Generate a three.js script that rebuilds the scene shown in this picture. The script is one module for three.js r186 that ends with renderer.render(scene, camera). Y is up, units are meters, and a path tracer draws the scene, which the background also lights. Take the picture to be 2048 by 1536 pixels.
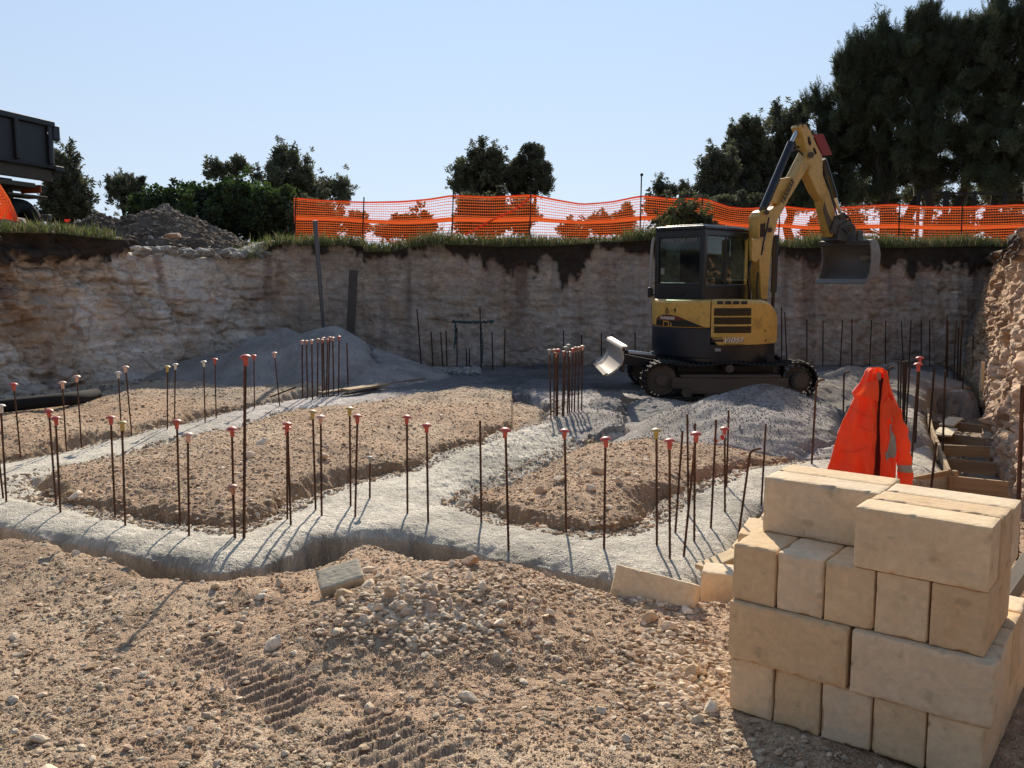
import * as THREE from 'three';
import { mergeGeometries } from 'three/addons/utils/BufferGeometryUtils.js';
import { RoundedBoxGeometry } from 'three/addons/geometries/RoundedBoxGeometry.js';
import { TextGeometry } from 'three/addons/geometries/TextGeometry.js';
import { FontLoader } from 'three/addons/loaders/FontLoader.js';

const clamp = (x, a = 0, b = 1) => Math.min(b, Math.max(a, x));
const ss = (a, b, x) => { const t = clamp((x - a) / (b - a)); return t * t * (3 - 2 * t); };
// ------------------------------------------------------------------ camera, sky, sun, exposure
const scene = new THREE.Scene();
const F = 1750, EYE = 1.7, PITCH = Math.atan(213 / F);            // focal length in photo pixels, eye height, downward tilt
const camera = new THREE.PerspectiveCamera((2 * Math.atan(768 / F) * 180) / Math.PI, 4 / 3, 0.1, 3000);
camera.position.set(0, EYE, 0);
camera.rotation.x = -PITCH;
const SUN = new THREE.Vector3(0.0, Math.sin(0.525), -Math.cos(0.525)).normalize();
const SUN_POWER = 5.0, EXPOSURE = 1.2;
{
  const W = 512, H = 256, d = new Float32Array(W * H * 4), v = new THREE.Vector3();
  for (let j = 0; j < H; j++) for (let i = 0; i < W; i++) {
    const el = ((j + 0.5) / H - 0.5) * Math.PI, az = ((i + 0.5) / W - 0.5) * 2 * Math.PI;
    v.set(Math.cos(el) * Math.cos(az), Math.sin(el), Math.cos(el) * Math.sin(az));
    const q = 1 - Math.exp(-Math.max(el, 0) * 3.6), g = Math.pow((1 + v.dot(SUN)) / 2, 1.9), f = 0.945 * (0.27 + 0.75 * g) * (1 - 0.42 * ss(0.3, 1.3, el));
    const k = (j * W + i) * 4;
    d[k] = (0.76 - 0.40 * q) * f; d[k + 1] = (0.88 - 0.34 * q) * f; d[k + 2] = (0.98 - 0.13 * q) * f; d[k + 3] = 1;
  }
  const sky = new THREE.DataTexture(d, W, H, THREE.RGBAFormat, THREE.FloatType);
  sky.mapping = THREE.EquirectangularReflectionMapping; sky.magFilter = THREE.LinearFilter; sky.needsUpdate = true;
  scene.background = sky; scene.environment = sky;
}
const sun = new THREE.DirectionalLight(new THREE.Color(1.0, 0.89, 0.72), SUN_POWER);
sun.position.copy(SUN).multiplyScalar(60); sun.target.position.set(0, 0, -8);
sun.position.add(sun.target.position);
sun.castShadow = true; sun.shadow.mapSize.set(4096, 4096);
Object.assign(sun.shadow.camera, { left: -25, right: 25, top: 25, bottom: -25, near: 1, far: 140 });
scene.add(sun, sun.target);
const renderer = new THREE.WebGLRenderer({ antialias: true });
renderer.shadowMap.enabled = true;
renderer.toneMapping = THREE.LinearToneMapping;
renderer.toneMappingExposure = EXPOSURE;

// ------------------------------------------------------------------ small helpers
const V3 = (x, y, z) => new THREE.Vector3(x, y, z);
let seedState = 12345;
const rnd = () => { seedState = (seedState + 0x6d2b79f5) | 0; let t = Math.imul(seedState ^ (seedState >>> 15), 1 | seedState); t = (t + Math.imul(t ^ (t >>> 7), 61 | t)) ^ t; return ((t ^ (t >>> 14)) >>> 0) / 4294967296; };
const reseed = (s) => { seedState = s * 7919 + 17; };
const rr = (a, b) => a + (b - a) * rnd();
const gauss = () => (rnd() + rnd() + rnd() + rnd() - 2) * 0.87;
const mix = (a, b, t) => a + (b - a) * t;
const hash = (x, y, s = 0) => { let h = Math.imul(x | 0, 374761393) ^ Math.imul(y | 0, 668265263) ^ Math.imul(s | 0, 1274126177); h = Math.imul(h ^ (h >>> 13), 1274126177); h = Math.imul(h ^ (h >>> 16), 2246822519); return ((h ^ (h >>> 15)) >>> 0) / 4294967296; };
function vn(x, y, s = 0, px = 0, py = 0) {                        // value noise, periodic when px, py are given
  const ix = Math.floor(x), iy = Math.floor(y), fx = x - ix, fy = y - iy, u = fx * fx * (3 - 2 * fx), w = fy * fy * (3 - 2 * fy);
  const m = (a, p) => (p ? ((a % p) + p) % p : a);
  const x0 = m(ix, px), x1 = m(ix + 1, px), y0 = m(iy, py), y1 = m(iy + 1, py);
  return mix(mix(hash(x0, y0, s), hash(x1, y0, s), u), mix(hash(x0, y1, s), hash(x1, y1, s), u), w);
}
function fbm(x, y, o = 4, s = 0) { let a = 0.5, t = 0, n = 0; for (let i = 0; i < o; i++) { t += a * vn(x, y, s + i * 31); n += a; x = x * 2.03 + 5.1; y = y * 2.03 + 1.7; a *= 0.5; } return t / n; }
function pfbm(x, y, p, o = 4, s = 0) { let a = 0.5, t = 0, n = 0; for (let i = 0; i < o; i++) { t += a * vn(x * p, y * p, s + i * 31, p, p); n += a; p *= 2; a *= 0.5; } return t / n; }
function cells(x, y, s = 0, p = 0) {                               // Worley: distances to the two nearest points, id of the nearest
  const ix = Math.floor(x), iy = Math.floor(y); let d1 = 9, d2 = 9, id = 0;
  for (let j = -1; j <= 1; j++) for (let i = -1; i <= 1; i++) {
    let cx = ix + i, cy = iy + j; const hx = p ? ((cx % p) + p) % p : cx, hy = p ? ((cy % p) + p) % p : cy;
    const d = Math.hypot(cx + hash(hx, hy, s) - x, cy + hash(hx, hy, s + 1) - y);
    if (d < d1) { d2 = d1; d1 = d; id = hash(hx, hy, s + 2); } else if (d < d2) d2 = d;
  }
  return [d1, d2, id];
}
// photo pixel -> ray, and where that ray meets a level, a depth, a plane or a cylinder (used only to find out where real things stand)
const cP = Math.cos(PITCH), sP = Math.sin(PITCH);
const ray = (u, v) => { const x = (u - 1024) / F, y = -(v - 768) / F; return V3(x, y * cP - sP, -cP - y * sP); };
const P = (u, v, y = 0) => { const d = ray(u, v), t = (y - EYE) / d.y; return V3(d.x * t, y, d.z * t); };
const D = (u, v, z) => { const d = ray(u, v), t = z / d.z; return V3(d.x * t, EYE + d.y * t, z); };
const onPlane = (u, v, p, n) => { const d = ray(u, v), t = (p.x * n.x + (p.y - EYE) * n.y + p.z * n.z) / d.dot(n); return V3(d.x * t, EYE + d.y * t, d.z * t); };
const pxOf = (x, z) => 1024 + (F * x) / -z;

const used = {};
const numbered = (n) => { const k = used[n] = (used[n] ?? -1) + 1; return k ? n + '_' + String(k).padStart(3, '0') : n; };
function tag(o, label, category, group) { o.userData = { label, category, ...(group ? { group } : {}) }; return o; }
function lit(m) { m.castShadow = true; m.receiveShadow = true; return m; }
function thing(name, label, category, pos = V3(0, 0, 0), turn = 0, group) {
  const o = new THREE.Group(); o.name = numbered(name); o.position.copy(pos); o.rotation.y = turn; scene.add(o);
  return tag(o, label, category, group);
}
function part(name, geo, mat, parent, label) { const m = lit(new THREE.Mesh(geo, mat)); m.name = name; parent.add(m); if (label) m.userData.label = label; return m; }
function solo(name, geo, mat, label, category, group) { const m = lit(new THREE.Mesh(geo, mat)); m.name = numbered(name); scene.add(m); return tag(m, label, category, group); }
function struct(name, geo, mat, parent = scene) { const m = lit(new THREE.Mesh(geo, mat)); m.name = numbered(name); parent.add(m); m.userData.kind = 'structure'; return m; }
function instances(name, geo, mat, list, parent, label, category) {  // list of [Matrix4, Color]
  const m = lit(new THREE.InstancedMesh(geo, mat, list.length)); m.name = parent === scene ? numbered(name) : name;
  list.forEach(([mx, c], i) => { m.setMatrixAt(i, mx); if (c) m.setColorAt(i, c); });
  parent.add(m); m.userData = { kind: 'stuff', ...(label ? { label } : {}), ...(category ? { category } : {}) };
  return m;
}
const rgb = (r, g, b) => new THREE.Color().setRGB(r, g, b);
const mat = (c, roughness = 0.8, o = {}) => new THREE.MeshStandardMaterial({ color: Array.isArray(c) ? rgb(...c) : c, roughness, metalness: 0, ...o });
const box = (w, h, d, x = 0, y = 0, z = 0) => new THREE.BoxGeometry(w, h, d).translate(x, y, z);
const rbox = (w, h, d, r = 0.01, s = 2) => new RoundedBoxGeometry(w, h, d, s, Math.min(r, w / 2.1, h / 2.1, d / 2.1));
const cyl = (r, h, n = 16, r2 = r) => new THREE.CylinderGeometry(r2, r, h, n);
function bar(a, b, r, n = 10, r2 = r) {                             // a round bar from a to b
  const d = b.clone().sub(a), g = new THREE.CylinderGeometry(r2, r, d.length(), n);
  return g.applyQuaternion(new THREE.Quaternion().setFromUnitVectors(V3(0, 1, 0), d.clone().normalize())).translate((a.x + b.x) / 2, (a.y + b.y) / 2, (a.z + b.z) / 2);
}
function beam(a, b, w, h, up = V3(0, 1, 0), r = 0.004) {             // a plank from a to b, h along up, w across
  const d = b.clone().sub(a), L = d.length(), x = d.normalize(), z = V3().crossVectors(x, up).normalize(), y = V3().crossVectors(z, x);
  return rbox(L, h, w, r, 1).applyMatrix4(new THREE.Matrix4().makeBasis(x, y, z).setPosition(a.clone().add(b).multiplyScalar(0.5)));
}
const tube = (pts, r, n = 24, k = 8) => new THREE.TubeGeometry(new THREE.CatmullRomCurve3(pts), n, r, k);
const flat = (g) => { const q = g.index ? g.toNonIndexed() : g; q.computeVertexNormals(); return q; };
const merge = (l) => mergeGeometries(l.map((g) => { const q = g.index ? g.toNonIndexed() : g; for (const k of Object.keys(q.attributes)) if (!['position', 'normal', 'uv'].includes(k)) q.deleteAttribute(k); if (!q.attributes.normal) q.computeVertexNormals(); if (!q.attributes.uv) q.setAttribute('uv', new THREE.BufferAttribute(new Float32Array(q.attributes.position.count * 2), 2)); return q; }));
function gridMesh(nu, nv, fn, keep) {                              // fn(i, j) -> [x, y, z, u, v, r, g, b]
  const n = nu * nv, p = new Float32Array(n * 3), t = new Float32Array(n * 2), c = new Float32Array(n * 3); let hasC = false;
  for (let j = 0; j < nv; j++) for (let i = 0; i < nu; i++) {
    const k = j * nu + i, q = fn(i, j); p.set([q[0], q[1], q[2]], k * 3); t.set([q[3] ?? 0, q[4] ?? 0], k * 2);
    if (q.length > 5) { hasC = true; c.set([q[5], q[6], q[7]], k * 3); }
  }
  const idx = [];
  for (let j = 0; j < nv - 1; j++) for (let i = 0; i < nu - 1; i++) { const a = j * nu + i; if (keep && !keep(i, j)) continue; idx.push(a, a + 1, a + nu, a + 1, a + nu + 1, a + nu); }
  const g = new THREE.BufferGeometry();
  g.setAttribute('position', new THREE.BufferAttribute(p, 3)); g.setAttribute('uv', new THREE.BufferAttribute(t, 2));
  if (hasC) g.setAttribute('color', new THREE.BufferAttribute(c, 3));
  g.setIndex(new THREE.BufferAttribute(new Uint32Array(idx), 1)); g.computeVertexNormals();
  return g;
}
function boxUV(g, k = 1, ox = 0, oy = 0) {                          // uv in metres from the largest axis of the normal
  const q = g.index ? g.toNonIndexed() : g, p = q.attributes.position, n = q.attributes.normal, t = new Float32Array(p.count * 2);
  for (let i = 0; i < p.count; i++) {
    const ax = Math.abs(n.getX(i)), ay = Math.abs(n.getY(i)), az = Math.abs(n.getZ(i));
    const [u, v] = ay > ax && ay > az ? [p.getX(i), p.getZ(i)] : ax > az ? [p.getZ(i), p.getY(i)] : [p.getX(i), p.getY(i)];
    t[2 * i] = u * k + ox; t[2 * i + 1] = v * k + oy;
  }
  q.setAttribute('uv', new THREE.BufferAttribute(t, 2)); return q;
}
function tex(n, fn, srgb = false) {                                // fn(u, v) -> [r, g, b] linear 0..1
  const d = new Uint8Array(n * n * 4);
  for (let j = 0; j < n; j++) for (let i = 0; i < n; i++) {
    const q = fn((i + 0.5) / n, (j + 0.5) / n), k = (j * n + i) * 4;
    for (let c = 0; c < 3; c++) { const x = clamp(Array.isArray(q) ? q[c] : q); d[k + c] = 255 * (srgb ? (x <= 0.0031308 ? 12.92 * x : 1.055 * Math.pow(x, 1 / 2.4) - 0.055) : x); } d[k + 3] = 255;
  }
  const t = new THREE.DataTexture(d, n, n, THREE.RGBAFormat); t.wrapS = t.wrapT = THREE.RepeatWrapping; t.magFilter = THREE.LinearFilter; t.minFilter = THREE.LinearMipmapLinearFilter; t.generateMipmaps = true;
  if (srgb) t.colorSpace = THREE.SRGBColorSpace; t.needsUpdate = true; return t;
}
const WORDS = ['first', 'second', 'third', 'fourth', 'fifth', 'sixth', 'seventh', 'eighth', 'ninth', 'tenth', 'eleventh', 'twelfth', 'thirteenth', 'fourteenth', 'fifteenth', 'sixteenth', 'seventeenth', 'eighteenth', 'nineteenth', 'twentieth', 'twenty-first', 'twenty-second', 'twenty-third', 'twenty-fourth'];
function sdPoly(pts, x, z) {                                        // signed distance to a polygon, negative inside
  let d = 1e9, inside = false;
  for (let i = 0, j = pts.length - 1; i < pts.length; j = i++) {
    const a = pts[i], b = pts[j], ex = b.x - a.x, ez = b.z - a.z, wx = x - a.x, wz = z - a.z;
    const t = clamp((wx * ex + wz * ez) / (ex * ex + ez * ez)), qx = wx - ex * t, qz = wz - ez * t; d = Math.min(d, qx * qx + qz * qz);
    if ((a.z > z) !== (b.z > z) && x < ((b.x - a.x) * (z - a.z)) / (b.z - a.z) + a.x) inside = !inside;
  }
  return inside ? -Math.sqrt(d) : Math.sqrt(d);
}

// ------------------------------------------------------------------ shared materials
const grit = tex(1024, (u, v) => {                                  // crushed limestone: fine chips over dust
  const b = cells(u * 80, v * 80, 9, 80), c = cells(u * 150, v * 150, 29, 150), f = ss(0.0, 0.25, b[1] - b[0]);
  const k = 0.46 + 0.26 * pfbm(u, v, 8, 6, 4) + 0.3 * (b[2] > 0.5 ? f * b[2] : 0.28) + 0.22 * (c[2] - 0.3);
  return [k, k * (0.99 - 0.05 * b[2]), k * (0.97 - 0.1 * c[2])];
}, true);
const gritBump = tex(1024, (u, v) => {
  const b = cells(u * 80, v * 80, 9, 80), c = cells(u * 150, v * 150, 29, 150);
  return 0.5 * (b[2] > 0.5 ? ss(0, 0.35, b[1] - b[0]) * b[2] : 0.15) + 0.22 * c[2] + 0.4 * pfbm(u, v, 16, 5, 14);
});
const grain = tex(1024, (u, v) => { const b = cells(u * 60, v * 60, 19, 60), c = cells(u * 26, v * 26, 39, 26), k = 0.50 + 0.3 * pfbm(u, v, 8, 6, 24) + 0.30 * (b[2] - 0.4) + 0.16 * (c[2] - 0.4) + 0.12 * pfbm(u, v, 64, 2, 44); return [k, k, k]; }, true);
const grainBump = tex(1024, (u, v) => { const b = cells(u * 60, v * 60, 19, 60), c = cells(u * 26, v * 26, 39, 26); return 0.4 * b[2] * ss(0, 0.4, b[1] - b[0]) + 0.3 * c[2] * ss(0, 0.5, c[1] - c[0]) + 0.4 * pfbm(u, v, 16, 5, 24); });
const mEarth = mat([1, 1, 1], 0.95, { vertexColors: true, map: grit, bumpMap: gritBump, bumpScale: 0.022 });
const mConcrete = mat([1, 1, 1], 0.85, { vertexColors: true, map: grain, bumpMap: grainBump, bumpScale: 0.02 });
const rockHeight = (u, v) => {                                      // thin beds, short cracks and pitted faces of broken limestone
  const w = 0.05 * (pfbm(u, v, 4, 4, 211) - 0.5), a = cells((u + w) * 7, (v + w * 0.6) * 15, 212, 0), bed = pfbm(u * 0.25, v + w * 0.5, 20, 4, 213), m = ss(0.42, 0.6, pfbm(u, v, 3, 3, 214));
  const c1 = cells(((u + w) % 1 + 1) % 1 * 6, ((v + w) % 1 + 1) % 1 * 22, 215, 0), e = ss(0.0, 0.11, c1[1] - c1[0]);
  return [0.30 * bed + 0.36 * pfbm(u, v, 12, 6, 216) + 0.09 * m * e + 0.16 * c1[2] * m + 0.02 * (1 - m), e, m, bed, a[2]];
};
const rockBump = tex(1024, (u, v) => rockHeight(u, v)[0]);
const rockMap = tex(1024, (u, v) => { const [h, e, m, bed] = rockHeight(u, v), k = (0.47 + 0.78 * h + 0.3 * (pfbm(u, v, 48, 3, 217) - 0.5)) * mix(1, 0.82 + 0.18 * e, m), r = ss(0.45, 0.7, pfbm(u, v, 5, 4, 218)); return [k, k * (1 - 0.07 * r), k * (1 - 0.16 * r)]; }, true);
const mRock = mat([1, 1, 1], 0.95, { vertexColors: true, map: rockMap, bumpMap: rockBump, bumpScale: 0.06 });
const mGravel = mat([1, 1, 1], 0.95, { vertexColors: true, map: grain, bumpMap: grainBump, bumpScale: 0.03 });
const mStone = mat([1, 1, 1], 0.92, { map: grain, bumpMap: grainBump, bumpScale: 0.003 });

// ------------------------------------------------------------------ the ground of the pit and the poured strip footings
const YC = -0.08;                                                  // top of the concrete
const poly = (l, y = YC) => l.map(([u, v]) => P(u, v, y));
const ISLANDS = [
  poly([[28, 962], [60, 985], [130, 1003], [250, 1028], [350, 1046], [440, 1054], [490, 1047], [560, 1020], [590, 1003], [640, 977], [720, 952], [830, 932], [880, 902], [960, 880], [1030, 852], [1100, 836], [1112, 806], [1090, 790], [1000, 779], [900, 777], [820, 788], [720, 807], [640, 814], [560, 824], [490, 848], [400, 868], [330, 882], [200, 917], [100, 937]]),
  poly([[-700, 1010], [-150, 945], [0, 918], [100, 902], [200, 880], [300, 856], [400, 832], [470, 815], [560, 800], [600, 792], [690, 778], [760, 762], [740, 742], [600, 738], [300, 742], [0, 770], [-700, 830]]),
  poly([[918, 1000], [960, 1012], [1020, 1037], [1100, 1052], [1180, 1062], [1250, 1057], [1290, 1042], [1320, 1012], [1360, 985], [1400, 965], [1480, 932], [1600, 917], [1690, 905], [1705, 860], [1740, 800], [1790, 765], [1640, 752], [1400, 760], [1240, 800], [1232, 855], [1180, 875], [1120, 895], [1070, 930], [1000, 960]]),
];
const OUTER = poly([[-900, 925], [-400, 968], [0, 1045], [100, 1066], [200, 1085], [300, 1108], [400, 1128], [450, 1134], [520, 1124], [580, 1096], [620, 1076], [700, 1058], [780, 1060], [900, 1083], [1000, 1105], [1100, 1126], [1180, 1141], [1240, 1151], [1400, 1172], [1437, 1132], [1530, 1012], [1610, 1000], [1770, 978], [1895, 943], [1862, 862], [1852, 815], [1862, 778], [1960, 785], [1920, 740], [1900, 728], [900, 728], [300, 735], [-900, 800]]);
function field(x, z) {
  const j = 0.17 * (fbm(x * 2.6, z * 2.6, 4, 7) - 0.5) + 0.05 * (vn(x * 14, z * 14, 8) - 0.5) + 0.03 * (vn(x * 31, z * 31, 9) - 0.5);
  return { dO: sdPoly(OUTER, x, z) + j * 0.38, dI: Math.min(sdPoly(ISLANDS[0], x, z), sdPoly(ISLANDS[1], x, z), sdPoly(ISLANDS[2], x, z)) + j };
}
const MOUND = P(890, 1185, 0.08);
const TRK = { a: P(372, 1296), b: P(900, 1548), bar: P(620, 1360).sub(P(440, 1420)).normalize() };
const trkDir = TRK.b.clone().sub(TRK.a), trkLen = trkDir.length(); trkDir.normalize();
const trkAcross = V3(-trkDir.z, 0, trkDir.x);
function track(x, z) {                                              // print of a rubber track: [depth pattern, mask]
  const rx = x - TRK.a.x, rz = z - TRK.a.z, s = rx * trkDir.x + rz * trkDir.z, t = rx * trkAcross.x + rz * trkAcross.z;
  const w = 0.19 * (0.75 + 0.5 * vn(s * 2, 3, 77)), m = ss(w, w - 0.09, Math.abs(t)) * ss(-0.03, 0.06, s) * ss(trkLen, trkLen - 0.1, s) * ss(0.27, 0.45, vn(s * 2.6 + 0.4, t * 2, 71) + 0.12);
  if (m <= 0) return [0, 0];
  const nb = V3(-TRK.bar.z, 0, TRK.bar.x), ph = (rx * nb.x + rz * nb.z + 0.02 * (vn(x * 7, z * 7, 5) - 0.5)) / 0.064, w2 = Math.abs(((ph % 1) + 1) % 1 - 0.5) * 2;
  return [ss(0.25, 0.7, w2) * (0.65 + 0.7 * vn(x * 9, z * 9, 6)), m];
}
function groundY(x, z, f = field(x, z)) {
  const { dO, dI } = f; let y;
  const rough = 0.06 * (fbm(x * 0.7, z * 0.7, 3, 51) - 0.5) + 0.045 * (fbm(x * 2.8, z * 2.8, 3, 52) - 0.5) + 0.022 * (fbm(x * 9, z * 9, 3, 53) - 0.5);
  if (z < -19 || z > 0.5) return z > 0.5 ? rough : -0.1 + rough;
  if (dI < 0 && dO < 0.3) {
    const e = -dI, k = fbm(x * 1.3, z * 1.3, 3, 55); y = -0.30 + (0.20 + 0.09 * k) * ss(-0.02, 0.07 + 0.5 * k * k, e) + (0.05 + 0.07 * k) * ss(0.0, 0.9, e) + rough;
    y += 0.05 * (vn(x * 17, z * 17, 59) - 0.5) * (1 - ss(0.05, 0.35, e)); if (x > 0 && z < -8.6) y -= 0.16 * ss(-8.6, -10, z); if (z < -15.5) y = mix(y, -0.1 + rough, ss(-15.5, -16.8, z));
  } else if (dO < 0) y = -0.45;
  else {
    const right = ss(1.55, 2.1, x + 0.2 * (z + 6.6)) * ss(-5.9, -6.7, z);
    const gap = mix(0.32, 0.44, ss(-2.1, -0.9, x)) * (0.5 + fbm(x * 1.7, z * 1.7, 3, 57)) + 0.02, front = -0.36 + 0.36 * ss(gap - 0.05, gap + 0.13, dO) + 0.035 * ss(gap, gap + 0.2, dO) * (1 - ss(gap + 0.2, gap + 0.7, dO));
    const [tp, tm] = z > -4.6 ? track(x, z) : [0, 0];
    const mx = x - MOUND.x, mz = z - MOUND.z, mn = fbm(x * 2, z * 2, 3, 58);
    const mound = 0.23 * Math.exp(-(mx * mx) / 0.34 - (mz * mz) / (mz < 0 ? 0.16 : 0.2)) * (0.6 + 0.8 * mn) + 0.12 * Math.exp(-((mx + 0.15) ** 2) / 0.5 - ((mz - 0.5) ** 2) / 0.1) * mn;
    y = front + rough * 0.8 + mound * ss(gap, gap + 0.3, dO) + tm * (0.019 * tp - 0.02);
    y = mix(y, -0.52 + rough, right);
    if (z < -16.5) y = mix(y, -0.1, ss(-16.5, -17.5, z));
  }
  return y;
}
function earthColour(x, z, f, y) {
  const n1 = fbm(x * 1.1, z * 1.1, 4, 61), n2 = fbm(x * 3.1 + 9, z * 3.1, 4, 62), n3 = fbm(x * 0.5, z * 0.5, 3, 63), n4 = vn(x * 40, z * 40, 64);
  let c = [0.78, 0.525, 0.345];
  const to = (d, t) => { t = clamp(t); c = c.map((q, i) => mix(q, d[i], t)); };
  to([0.84, 0.66, 0.47], ss(0.5, 0.72, n1) * 0.75);
  to([0.40, 0.25, 0.155], ss(0.52, 0.75, n2) * 0.6);
  to([0.50, 0.345, 0.225], ss(0.5, 0.7, n3) * 0.5);
  to([0.8, 0.68, 0.54], ss(0.72, 0.95, n4) * 0.5);
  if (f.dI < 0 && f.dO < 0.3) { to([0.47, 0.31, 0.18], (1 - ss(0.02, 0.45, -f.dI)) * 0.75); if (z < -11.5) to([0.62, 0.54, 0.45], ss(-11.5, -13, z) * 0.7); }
  if (f.dO > 0 && z > -4.6) { const m = track(x, z); to([0.36, 0.25, 0.185], m[1] * 0.55 * (0.5 + fbm(x * 5, z * 5, 2, 66))); const r = Math.hypot(x - MOUND.x, (z - MOUND.z) * 1.2); to([0.42, 0.28, 0.19], (1 - ss(0.2, 0.8, r)) * 0.6); }
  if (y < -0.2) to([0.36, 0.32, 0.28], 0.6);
  return c;
}
const xs = [], zs = [];
{
  const half = [0]; let s = 0.0145;
  while (half.at(-1) < 90) { if (half.at(-1) > 3.1) s *= half.at(-1) > 13 ? 1.4 : 1.032; half.push(half.at(-1) + s); }
  for (let i = half.length - 1; i > 0; i--) xs.push(-half[i] + 0.4); for (const h of half) xs.push(h + 0.4);
  for (const z of [90, 50, 28, 16, 10, 6, 4, 2.5, 1.5, 0.8, 0.3, 0, -0.3, -0.6, -0.85]) zs.push(z);
  let z = -1; while (z > -19.6) { zs.push(z); z -= Math.max(0.0115, 0.0034 * -z); }
  for (const q of [-20.5, -23, -30, -60]) zs.push(q);
}
const NX = xs.length, NZ = zs.length, FLD = new Float32Array(NX * NZ * 2);
for (let j = 0; j < NZ; j++) for (let i = 0; i < NX; i++) {
  const x = xs[i], z = zs[j], k = 2 * (j * NX + i);
  if (z > 0.5 || z < -19 || Math.abs(x) > 14) { FLD[k] = z < -19 ? 3 : Math.abs(x) > 14 && z < -5 ? 3 : 5; FLD[k + 1] = 5; continue; }
  const f = field(x, z); FLD[k] = f.dO; FLD[k + 1] = f.dI;
}
const ground = struct('ground', gridMesh(NX, NZ, (i, j) => {
  const x = xs[i], z = zs[j], k = 2 * (j * NX + i), f = { dO: FLD[k], dI: FLD[k + 1] };
  const y = groundY(x, z, f) + (z > -7 && z < -1 ? 0.012 * (vn(x * 31, z * 31, 81) - 0.5) + 0.007 * (vn(x * 70, z * 70, 82) - 0.5) : 0);
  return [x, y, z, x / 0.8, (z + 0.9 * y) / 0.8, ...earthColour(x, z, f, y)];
}), mEarth);

function concreteY(x, z, sd, dO = sd) {
  const wetOrShade = ss(-1.2, 0.2, x) * (1 - ss(1.2, 2.2, x)) * ss(-6.4, -7.4, z), e = 1 + 1.2 * wetOrShade;
  let y = YC + 0.05 * (fbm(x * 0.9, z * 0.9, 3, 91) - 0.5) + 0.026 * e * (fbm(x * 3.4, z * 3.4, 3, 92) - 0.5) + 0.014 * e * (fbm(x * 15, z * 15, 3, 93) - 0.5) + 0.006 * e * e * (vn(x * 38, z * 38, 94) - 0.5) + 0.005 * e * e * (hash(x * 3e4, z * 3e4, 4) - 0.5);
  const k = fbm(x * 5, z * 5, 3, 95);
  y -= (0.015 + 0.03 * k) * ss(-0.12, 0.0, dO) + 0.6 * ss(-0.012 - 0.02 * k, 0.034, dO) + (0.02 + 0.04 * k) * ss(-0.25, 0.05, sd) + 0.2 * ss(0.05, 0.2, sd);
  return y;
}
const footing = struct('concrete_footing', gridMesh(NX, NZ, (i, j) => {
  const x = xs[i], z = zs[j], k = 2 * (j * NX + i), sd = Math.max(FLD[k], -FLD[k + 1]);
  if (sd > 0.3 || z > 0 || z < -19) return [x, -0.7, z, 0, 0, 0.5, 0.5, 0.5];
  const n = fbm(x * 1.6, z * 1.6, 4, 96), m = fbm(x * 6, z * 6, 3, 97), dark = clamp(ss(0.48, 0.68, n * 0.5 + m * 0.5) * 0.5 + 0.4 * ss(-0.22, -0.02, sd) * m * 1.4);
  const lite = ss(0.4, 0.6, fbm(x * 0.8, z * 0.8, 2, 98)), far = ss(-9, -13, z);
  const cw = ss(-1.2, 0.2, x) * (1 - ss(1.2, 2.2, x)) * ss(-6.2, -7.2, z) * ss(0.42, 0.6, fbm(x * 1.9, z * 1.9, 3, 90)), wetOrShade = ss(-13.2, -14.2, z), a = (1 - 0.5 * cw * (0.4 + 0.9 * hash(x * 3e4, z * 3e4, 11))) * mix(mix(mix(0.76, 0.92, lite), 0.36, dark) * mix(1, 0.8, far), 0.24, wetOrShade) * (1 + 0.28 * (hash(x * 3e4, z * 3e4, 7) - 0.5) * ss(0.0, -0.04, FLD[k])) * mix(1, 0.3, ss(-0.025, 0.012, FLD[k]));  // wall shadow at the back and front face shade painted into the colour
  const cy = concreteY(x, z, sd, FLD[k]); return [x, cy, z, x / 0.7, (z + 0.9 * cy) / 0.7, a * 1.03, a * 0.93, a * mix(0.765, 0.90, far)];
}, (i, j) => {
  const z = zs[j], x = xs[i]; if (z > 0 || z < -19 || Math.abs(x) > 13) return false;
  for (const q of [0, 1, NX, NX + 1]) { const k = 2 * (j * NX + i + q); if (Math.max(FLD[k], -FLD[k + 1]) < 0.22) return true; }
  return false;
}), mConcrete);
const standY = (x, z) => { const f = field(x, z), sd = Math.max(f.dO, -f.dI); return sd < 0.05 ? Math.max(concreteY(x, z, sd, f.dO), groundY(x, z, f)) : groundY(x, z, f); };

// ------------------------------------------------------------------ the rock faces of the excavation and the field above them
function wallPath(pts, step) { const c = new THREE.CatmullRomCurve3(pts.map(([x, z]) => V3(x, 0, z)), false, 'catmullrom', 0.25), L = c.getLength(), n = Math.round(L / step); c.arcLengthDivisions = 800; return { n: n + 1, L, p: c.getSpacedPoints(n), at: (i) => c.getTangentAt(clamp(i / n, 0.0005, 0.9995)) }; }
const MAIN = [[-14, 4], [-10.8, -4], [-8.9, -8.6], [-7.75, -11.3], [-6.75, -13.4], [-5.75, -15.6], [-4.9, -17.0], [-3.6, -17.75], [-1.2, -17.95], [2, -18.0], [6, -17.9], [9.6, -18.1], [12, -18.3]];
const SIDE = [[12.2, -19.4], [9.6, -18.2], [7.75, -14.3], [6.75, -12.3], [5.92, -10.9], [5.2, -9.35], [4.62, -8.15], [4.0, -6.6], [3.9, -4.6], [4.6, -2], [6, 3]];
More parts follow.
